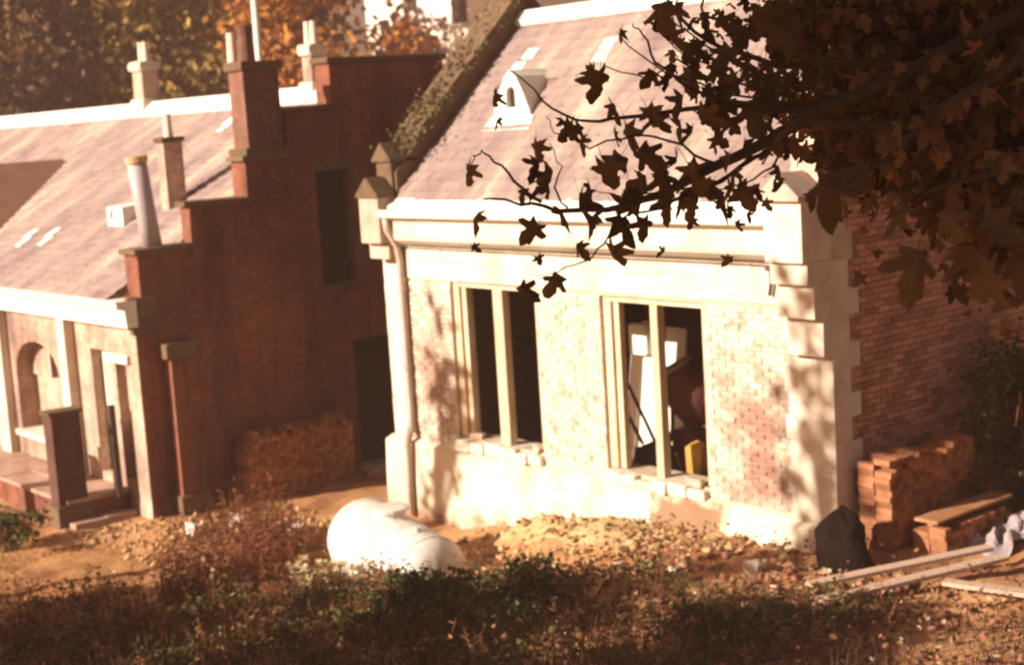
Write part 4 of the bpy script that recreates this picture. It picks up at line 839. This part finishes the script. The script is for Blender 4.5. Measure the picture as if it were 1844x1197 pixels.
for _ in range(760):
    x, y = random.uniform(-.5, 10.5), random.uniform(-7, -1.5); s_, r_, b_l = veg_line(x, y)
    if not (12.5 < s_ < b_l-.2): continue
    z = gz(x, y); h = random.uniform(.2, .62); tx, ty = x+random.gauss(0, .14), y+random.gauss(0, .14)
    fs.tube([(x, y, z-.02), ((x+tx)/2+random.gauss(0, .03), (y+ty)/2, z+h*.5), (tx, ty, z+h)], [.008, .006, .003], 4, False)
    for k in range(random.randint(6, 16)):
        f = random.uniform(.1, 1); p = Vector((x, y, z)).lerp(Vector((tx, ty, z+h)), f); b = random.uniform(0, 6.28); l = random.uniform(.05, .15)*(1.2-f*.6)
        d = Vector((math.cos(b), math.sin(b), random.uniform(-.5, .6))).normalized()*l; q = d.cross(Vector((0, 0, 1))).normalized()*l*.25
        fl_.poly([p, p+d*.5+q, p+d, p+d*.5-q], [(0, 1, 2, 3)])
o = fs.build('foreground_stems', m_dock, kind='stuff'); o['label'] = 'thin brown weed stems standing all over the foreground'; o['category'] = 'weeds'
o = fl_.build('foreground_leaves', MAT('mixed_weed_leaf', [(.05, .045, .016), (.11, .075, .025), (.22, .09, .04), (.36, .24, .11)], 1.5, .85, 0, island=.6, trans=.25), kind='stuff'); o['label'] = 'ragged weed leaves standing all over the foreground'; o['category'] = 'weeds'
def bush(label, cx, cy, rx, ry, rz_, n, mat, leaf=.07):
    z0 = gz(cx, cy); t = thing('bramble_bush', label, 'bush', (cx, cy, z0)); mb = MB()
    for _ in range(14):
        a = random.uniform(0, 6.28); mb.tube([(cx, cy, z0-.05), (cx+rx*.5*math.cos(a), cy+ry*.5*math.sin(a), z0+rz_*.8), (cx+rx*.95*math.cos(a), cy+ry*.95*math.sin(a), z0+rz_*random.uniform(.2, .9))], [.012, .008, .004], 5, False)
    mb.build('stems', m_dock, t)
    V = []; F = []
    cl = [(random.gauss(0, .45), random.gauss(0, .45), random.uniform(.15, .95)) for _ in range(16)]
    for _ in range(n):
        c = random.choice(cl); p = np.array([cx+rx*(c[0]+random.gauss(0, .18)), cy+ry*(c[1]+random.gauss(0, .18)), z0+rz_*(c[2]+random.gauss(0, .12))])
        p[2] = max(p[2], gz(p[0], p[1])+.02)
        d = rng.normal(0, 1, 3); d /= np.linalg.norm(d); e = np.cross(d, rng.normal(0, 1, 3)); e /= np.linalg.norm(e); l = leaf*random.uniform(.5, 1.3)
        i = len(V); V += [p, p+d*l*.5+e*l*.38, p+d*l, p+d*l*.5-e*l*.38]; F.append((i, i+1, i+2, i+3))
    arrays_mesh('leaves', np.array(V), np.array(F), mat, t, 'stuff')
bush('dark green bramble bush at the bottom centre of the picture', 6.3, -4.5, .9, .7, .5, 2600, m_green)
bush('low bramble bush below the right end of the tank', 5.3, -4.2, .5, .45, .26, 900, m_green)
bush('bramble bush in front of the soil heap, right of centre', 6.6, -3.0, .75, .6, .38, 1700, m_green)
bush('dark bramble bush in the lower right foreground', 9.4, -3.1, .8, .5, .35, 1300, m_green)
bush('small dark shrub on the left edge below the terrace', -3.2, -5.2, .55, .5, .55, 1400, m_green)
bush('dark shrub growing against the shaded gable', 8.85, 2.9, .5, .9, 1.9, 4200, m_green, .08)
bush('low dark shrub below the tree at the right edge', 9.6, 2.6, .6, .6, 1.0, 2200, m_green, .08)

n = 2600; yy = rng.uniform(.1, 2.6, n)**1.0; P = np.stack([rng.normal(-.02, .20, n), yy, RZ0+RS*yy+.46+np.abs(rng.normal(0, .05, n))*(1.6-yy*.45)], -1)
P = P[rng.random(n) < np.clip(1.1-.38*yy+.3*np.sin(yy*9), .05, 1)]; n = len(P)
d = rng.normal(0, 1, (n, 3)); d /= np.linalg.norm(d, axis=1)[:, None]; e = np.cross(d, rng.normal(0, 1, (n, 3))); e /= np.linalg.norm(e, axis=1)[:, None]; l = rng.uniform(.03, .09, n)[:, None]
arrays_mesh('parapet_growth', np.stack([P-d*l*.5, P+e*l*.35, P+d*l*.5, P-e*l*.35], 1).reshape(-1, 3), np.arange(n)[:, None]*4+np.arange(4), MAT('olive_moss', [(.05, .04, .016), (.10, .075, .03), (.17, .10, .04)], 3, .95, 0, island=.4), school, 'stuff')
# ------------------------------------------------------------------ maple overhanging from the right
def leaf_outline(): 
    h = [(0, .02), (.12, -.04), (.30, -.14), (.27, .02), (.20, .12), (.50, .22), (.52, .34), (.36, .40), (.17, .38), (.25, .62), (.20, .78), (0, 1)]
    o = h+[(-x, y) for x, y in h[-2:0:-1]]; n = len(o); r = []
    for i in range(n):                                                       # cut the corners once: rounded notches, pointed lobes kept
        a, b, c = o[i-1], o[i], o[(i+1) % n]; r += [tuple(.22*a[k]+.78*b[k] for k in (0, 1)), tuple(.22*c[k]+.78*b[k] for k in (0, 1))]
    return r
def leaf_mesh(name, mat, fold, curl, seed):
    random.seed(seed); ol = [(x*random.uniform(.88, 1.12), y*random.uniform(.94, 1.06)) for x, y in leaf_outline()]
    V = [(0, .3, 0.)]+[(x, y, -fold*abs(x)-curl*(y-.2)**2+random.uniform(-.02, .02)) for x, y in ol]; n = len(ol)
    F = [(0, 1+i, 1+(i+1) % n) for i in range(n)]
    k = len(V); V += [(-.012, 0, 0), (.012, 0, 0), (.008, -.55, .12), (-.008, -.55, .12)]; F.append((k, k+1, k+2, k+3))       # stalk
    me = bpy.data.meshes.new(name); me.from_pydata(V, [], F); me.materials.append(mat); return me, V, F
m_leaf_o = MAT('maple_leaf', [(.085, .055, .03), (.12, .075, .034), (.16, .09, .036)], 2, .7, 0, obj=.4, trans=.22)
m_leaf_i = MAT('maple_foliage', [(.075, .043, .032), (.12, .068, .038), (.16, .08, .04), (.24, .12, .045)], 1.6, .75, 0, island=.5, trans=.22)
m_bark = MAT('dark_bark', [(.05, .032, .024), (.09, .06, .045)], 5, .9, .5, 30)
LM = [leaf_mesh('leaf', m_leaf_o, random.uniform(.25, .9), random.uniform(.2, .8), 40+i) for i in range(6)]
random.seed(21)
TX, TY = 16.2, -5.6
maple = thing('maple_tree', 'dark maple tree whose leafy branches hang across the upper right', 'tree', (TX, TY, gz(TX, TY)))
mb = MB(); zt = gz(TX, TY)
mb.tube([(TX, TY, zt-.2), (TX+.05, TY+.05, zt+1.2), (TX-.05, TY, zt+2.8), (TX-.15, TY-.2, zt+4.5), (TX-.3, TY-.6, zt+6.5)], [.34, .27, .24, .19, .12], 12)
for b_ in BRANCHES:
    pass
mb.build('trunk', m_bark, maple, smooth=True)
for pts, r0, r1 in BRANCHES:
    P = [Vector(p) for p in pts]; Q = []
    for i in range(len(P)-1):
        for k in range(3):
            f = k/3; Q.append(P[i].lerp(P[i+1], f)+Vector((random.gauss(0, .006), random.gauss(0, .006), random.gauss(0, .006))))
    Q.append(P[-1]); n = len(Q)
    if r0 >= .04: Q = [Vector((TX-.05, TY-.05, max(zt+2.2, Q[0].z-.5)))]+Q; n += 1
    MB().tube(Q, [r0+(r1-r0)*(i/(n-1))**.8 for i in range(n)], 6).build('branch', m_bark, maple, smooth=True)
for a, b, r in (((TX-.1, TY-.1, zt+4.2), (13.2, -9.2, 8.9), .09), ((TX-.2, TY-.4, zt+5.2), (11.2, -11.2, 10.2), .08), ((TX, TY, zt+4), (17.5, -8.5, 9.2), .08)): MB().tube([a, (Vector(a)+Vector(b))/2+Vector((0, 0, .4)), b], [r, r*.6, .02], 7).build('branch', m_bark, maple, smooth=True)
view = Vector((-FH[0], -FH[1], 0))
def leaf_basis(droop=.85):
    tip = Vector((random.gauss(0, .5), random.gauss(0, .5), -droop)).normalized()
    n = (view*.7+Vector((random.gauss(0, .8), random.gauss(0, .8), random.gauss(.2, .5)))); n = (n-tip*n.dot(tip)).normalized()
    return Matrix((tip.cross(n), tip, n)).transposed()
def put_leaf(p, s):
    o = bpy.data.objects.new('leaf', random.choice(LM)[0]); COL.objects.link(o); o.parent = maple
    m = leaf_basis().to_4x4(); o.matrix_local = Matrix.Translation(Vector(p)-ORG[maple.name]) @ m @ Matrix.Scale(s, 4)
for x, y, z, s in LEAVES: put_leaf((x, y, z), s*(1.08 if s < .2 else .8))
cnt = len(LEAVES)
segs = []
for bi, (pts, r0, r1) in enumerate(BRANCHES[:10]+BRANCHES[12:15]):
    for a, b in zip(pts[:-1], pts[1:]): segs.append((Vector(a), Vector(b)))
right = Vector((RH[0], RH[1], 0))
while cnt < 215:
    a, b = random.choice(segs); p = a.lerp(b, random.random()); rr = (p-CAM).dot(right)/((p-CAM).dot(Vector((FH[0], FH[1], 0))))
    if rr < .10 or random.random() > .2+max(0, rr-.10)*6: continue
    p += Vector((random.gauss(0, .09), random.gauss(0, .09), random.gauss(-.03, .07))); put_leaf(p, random.uniform(.06, .12)); cnt += 1
def foliage(name, clusters, size, mat, parent):
    V = []; F = []; _, LV, LF = LM[0]; ol = np.array(LV[1:45])[::2]; k = len(ol)
    for cx, cy, cz, a, b, c, n in clusters:
        for _ in range(n):
            d = rng.normal(0, .5, 3); p = np.array([cx, cy, cz])+np.array(RH+(0,))*d[0]*a+np.array([0, 0, 1])*d[1]*b+np.array(FH+(0,))*d[2]*c
            M_ = np.array(leaf_basis(.6)); s = size*random.uniform(.6, 1.25)
            i = len(V); V += (p+(ol*s) @ M_.T).tolist(); F.append(tuple(range(i, i+k)))
    return arrays_mesh(name, np.array(V), np.array(F), mat, parent, 'stuff')
foliage('foliage', CLUSTERS, .10, m_leaf_i, maple)
shade_canopy = [(13, -12.5, 8.8, 1.8, 1.0, 1.8, 1100), (12.2, -14, 9.0, 1.8, 1.4, 1.8, 900), (14.2, -11.6, 9.0, 1.8, .9, 1.6, 1000), (11.3, -12.8, 8.2, 1.3, 1.2, 1.5, 900), (15.4, -10.6, 9.4, 1.8, 1.0, 1.6, 800), (16.5, -8.5, 9.6, 2, 1.2, 2, 700), (13.8, -14.6, 9.8, 1.8, 1.2, 1.8, 600), (14.9, -13.2, 8.0, 1.0, .8, 1.0, 700), (14.1, -13.4, 7.7, .9, .8, 1.0, 600), (15.7, -12.6, 8.7, 1.0, .7, 1.0, 500), (12.6, -13.0, 7.6, .9, .9, 1.0, 600)]  # out-of-frame leaf clusters added towards the sun to shade the hanging leaves
foliage('shading_foliage', shade_canopy, .30, m_leaf_i, maple)

# ------------------------------------------------------------------ other trees
def tree(name, label, x, y, hgt, cr_, n, mat, leaf, group, trunk_r=.28, base=.28, zb=None):
    z0 = gz(x, y) if zb is None else zb; t = thing(name, label, 'tree', (x, y, z0), group); mb = MB()
    mb.tube([(x, y, z0-.3), (x+.1, y, z0+hgt*.25), (x-.1, y+.1, z0+hgt*.55), (x, y, z0+hgt*.85)], [trunk_r, trunk_r*.8, trunk_r*.5, .05], 8)
    cl = []
    for _ in range(26):
        a = random.uniform(0, 6.28); q = math.sqrt(random.random()); zz = random.uniform(base, 1.0); sh = math.sin(math.pi*min(1, (zz-base)/(1-base)*.86+.12))
        c = (x+cr_*q*sh*math.cos(a), y+cr_*q*sh*math.sin(a), z0+hgt*zz); cl.append(c)
        mb.tube([(x, y, z0+hgt*zz*.7), ((x+c[0])/2, (y+c[1])/2, z0+hgt*zz*.86), c], [trunk_r*.28, trunk_r*.16, .02], 5, False)
    mb.build('trunk', m_bark, t)
    C_ = np.array(cl)[rng.integers(0, len(cl), n)]; P = C_+rng.normal(0, 1, (n, 3))*np.array([cr_*.20, cr_*.20, hgt*.055])
    d = rng.normal(0, 1, (n, 3)); d /= np.linalg.norm(d, axis=1)[:, None]; e = np.cross(d, rng.normal(0, 1, (n, 3))); e /= np.linalg.norm(e, axis=1)[:, None]
    l = (leaf*rng.uniform(.5, 1.3, n))[:, None]
    V = np.stack([P-d*l*.5, P+e*l*.35, P+d*l*.5, P-e*l*.35], 1).reshape(-1, 3); F = (np.arange(n)[:, None]*4+np.arange(4))
    arrays_mesh('crown', V, F, mat, t, None)
    return t
m_aut = MAT('autumn_orange_leaf', [(.22, .08, .022), (.46, .19, .045), (.56, .29, .08)], .35, .85, 0, island=.45, trans=.3)
m_olive = MAT('olive_leaf', [(.13, .10, .03), (.29, .20, .055), (.44, .29, .085)], .35, .85, 0, island=.45, trans=.3)
m_dkt = MAT('dark_brown_green_leaf', [(.05, .038, .02), (.11, .07, .03), (.26, .12, .04)], .3, .85, 0, island=.5, trans=.2)
def at(fwd, px):                                             # ground point a given distance out, at a bearing
    k = (px-922)/2727*fwd; return CAM.x+FH[0]*fwd+RH[0]*k, CAM.y+FH[1]*fwd+RH[1]*k
for (fwd, px, hgt, cr_, mat, lab) in ((54, 40, 14, 4.2, m_dkt, 'dark tree with orange tinges at the far left, behind the wing'), (58, 150, 15, 4.5, m_dkt, 'broad brown tree left of the ridge chimney'), (62, 240, 16, 4.2, m_aut, 'orange brown tree rising behind the dark tree'),
                                      (56, 350, 13, 3.8, m_olive, 'olive green tree behind the ridge, left of the tall chimney'), (66, 430, 17, 4.2, m_aut, 'tall orange tree directly behind the tall chimney'), (60, 530, 12, 3.2, m_olive, 'small olive tree between chimney and dark stack'),
                                      (54, 615, 12.5, 3.0, m_aut, 'bright orange tree above the flat topped dark stack'), (80, 300, 20, 6, m_olive, 'far olive tree filling the gap between the left trees'), (84, 130, 20, 6, m_aut, 'far orange tree at the back of the left trees')):
    x, y = at(fwd, px); tree('autumn_tree', lab, x, y, hgt, cr_, 8500, mat, .34, 'autumn trees behind the wing', zb=0)
x, y = at(62, 765); tree('blossom_tree', 'pale washed out shrubby tree before the far white house', x, y, 9.6, 2.9, 4200, MAT('pale_pink_leaf', [(.40, .24, .20), (.62, .46, .38), (.7, .6, .5)], .5, .85, 0, island=.3, trans=.3), .4, None, .15, .1, zb=0)
# trees out of frame on the bank that shade the foreground
for (x, y, hgt, cr_, lab) in ((-1.2, -12.6, 3.9, 1.5, 'low bank tree beyond the left edge'), (1.6, -12.3, 4.1, 1.6, 'bank tree out on the left'), (4.3, -12.7, 4.6, 1.6, 'bank tree nearer the middle of the bank'), (6.9, -12.4, 4.2, 1.6, 'bank tree closest to the camera'), (3.9, -13.4, 9.0, .75, 'tall slender bank tree that dapples the quoins'), (-3.3, -13.2, 8.9, .7, 'tall slender bank tree that dapples the downpipe corner')):
    tree('bank_tree', lab, x, y, hgt, cr_, 2700 if cr_ > 1 else 170, m_olive, .32, 'trees on the bank', .12, .15 if cr_ > 1 else .62, zb=gz(x, y))
# far white house
x, y = at(74, 805)
ho = thing('distant_house', 'far white house with a dark window above the roofs', 'house', (x, y, 0))
MB().box(x-5, x+5, y, y+6, 0, 13.5).build('wall', m_white, ho)
MB().prism([(y-.4, 13.5), (y+3, 16), (y+6.4, 13.5)], 'x', x-5.3, x+5.3).build('roof', m_slate, ho)
for dx, z in ((-1.2, 11.2), (2.6, 11.2)): 
    f_ = MB().box(x+dx-.55, x+dx+.55, y-.06, y-.01, z-.8, z+.8).build('window', m_dark, ho); MB().box(x+dx-.75, x+dx+.75, y-.16, y-.02, z-.95, z-.81).build('sill', m_stone_w, f_)
# pale pole behind the ridge
x, y = at(36, 505); o = MB().tube([(x, y, 0), (x, y, 6), (x, y, 13)], [.11, .09, .07], 10).build('flag_pole', m_white); tag(o, 'pale slender pole rising behind the tall chimney', 'pole')

# ------------------------------------------------------------------ faint warm haze box, added to lift the dark tones
hz = MB().box(-130, 60, -60, 130, -3, 24).build('haze', m_dark); hz['kind'] = 'stuff'; hz['label'] = 'faint warm haze over the whole yard, added to lift the shadows'
hm = bpy.data.materials.new('shadow_lift_haze'); hm.use_nodes = True; hn = hm.node_tree; hn.nodes.clear()
ho_ = hn.nodes.new('ShaderNodeOutputMaterial'); pv = hn.nodes.new('ShaderNodeVolumePrincipled')
pv.inputs['Color'].default_value = (.95, .62, .50, 1); pv.inputs['Density'].default_value = .0017; pv.inputs['Anisotropy'].default_value = 0.0
hn.links.new(pv.outputs[0], ho_.inputs['Volume']); hz.data.materials.clear(); hz.data.materials.append(hm)
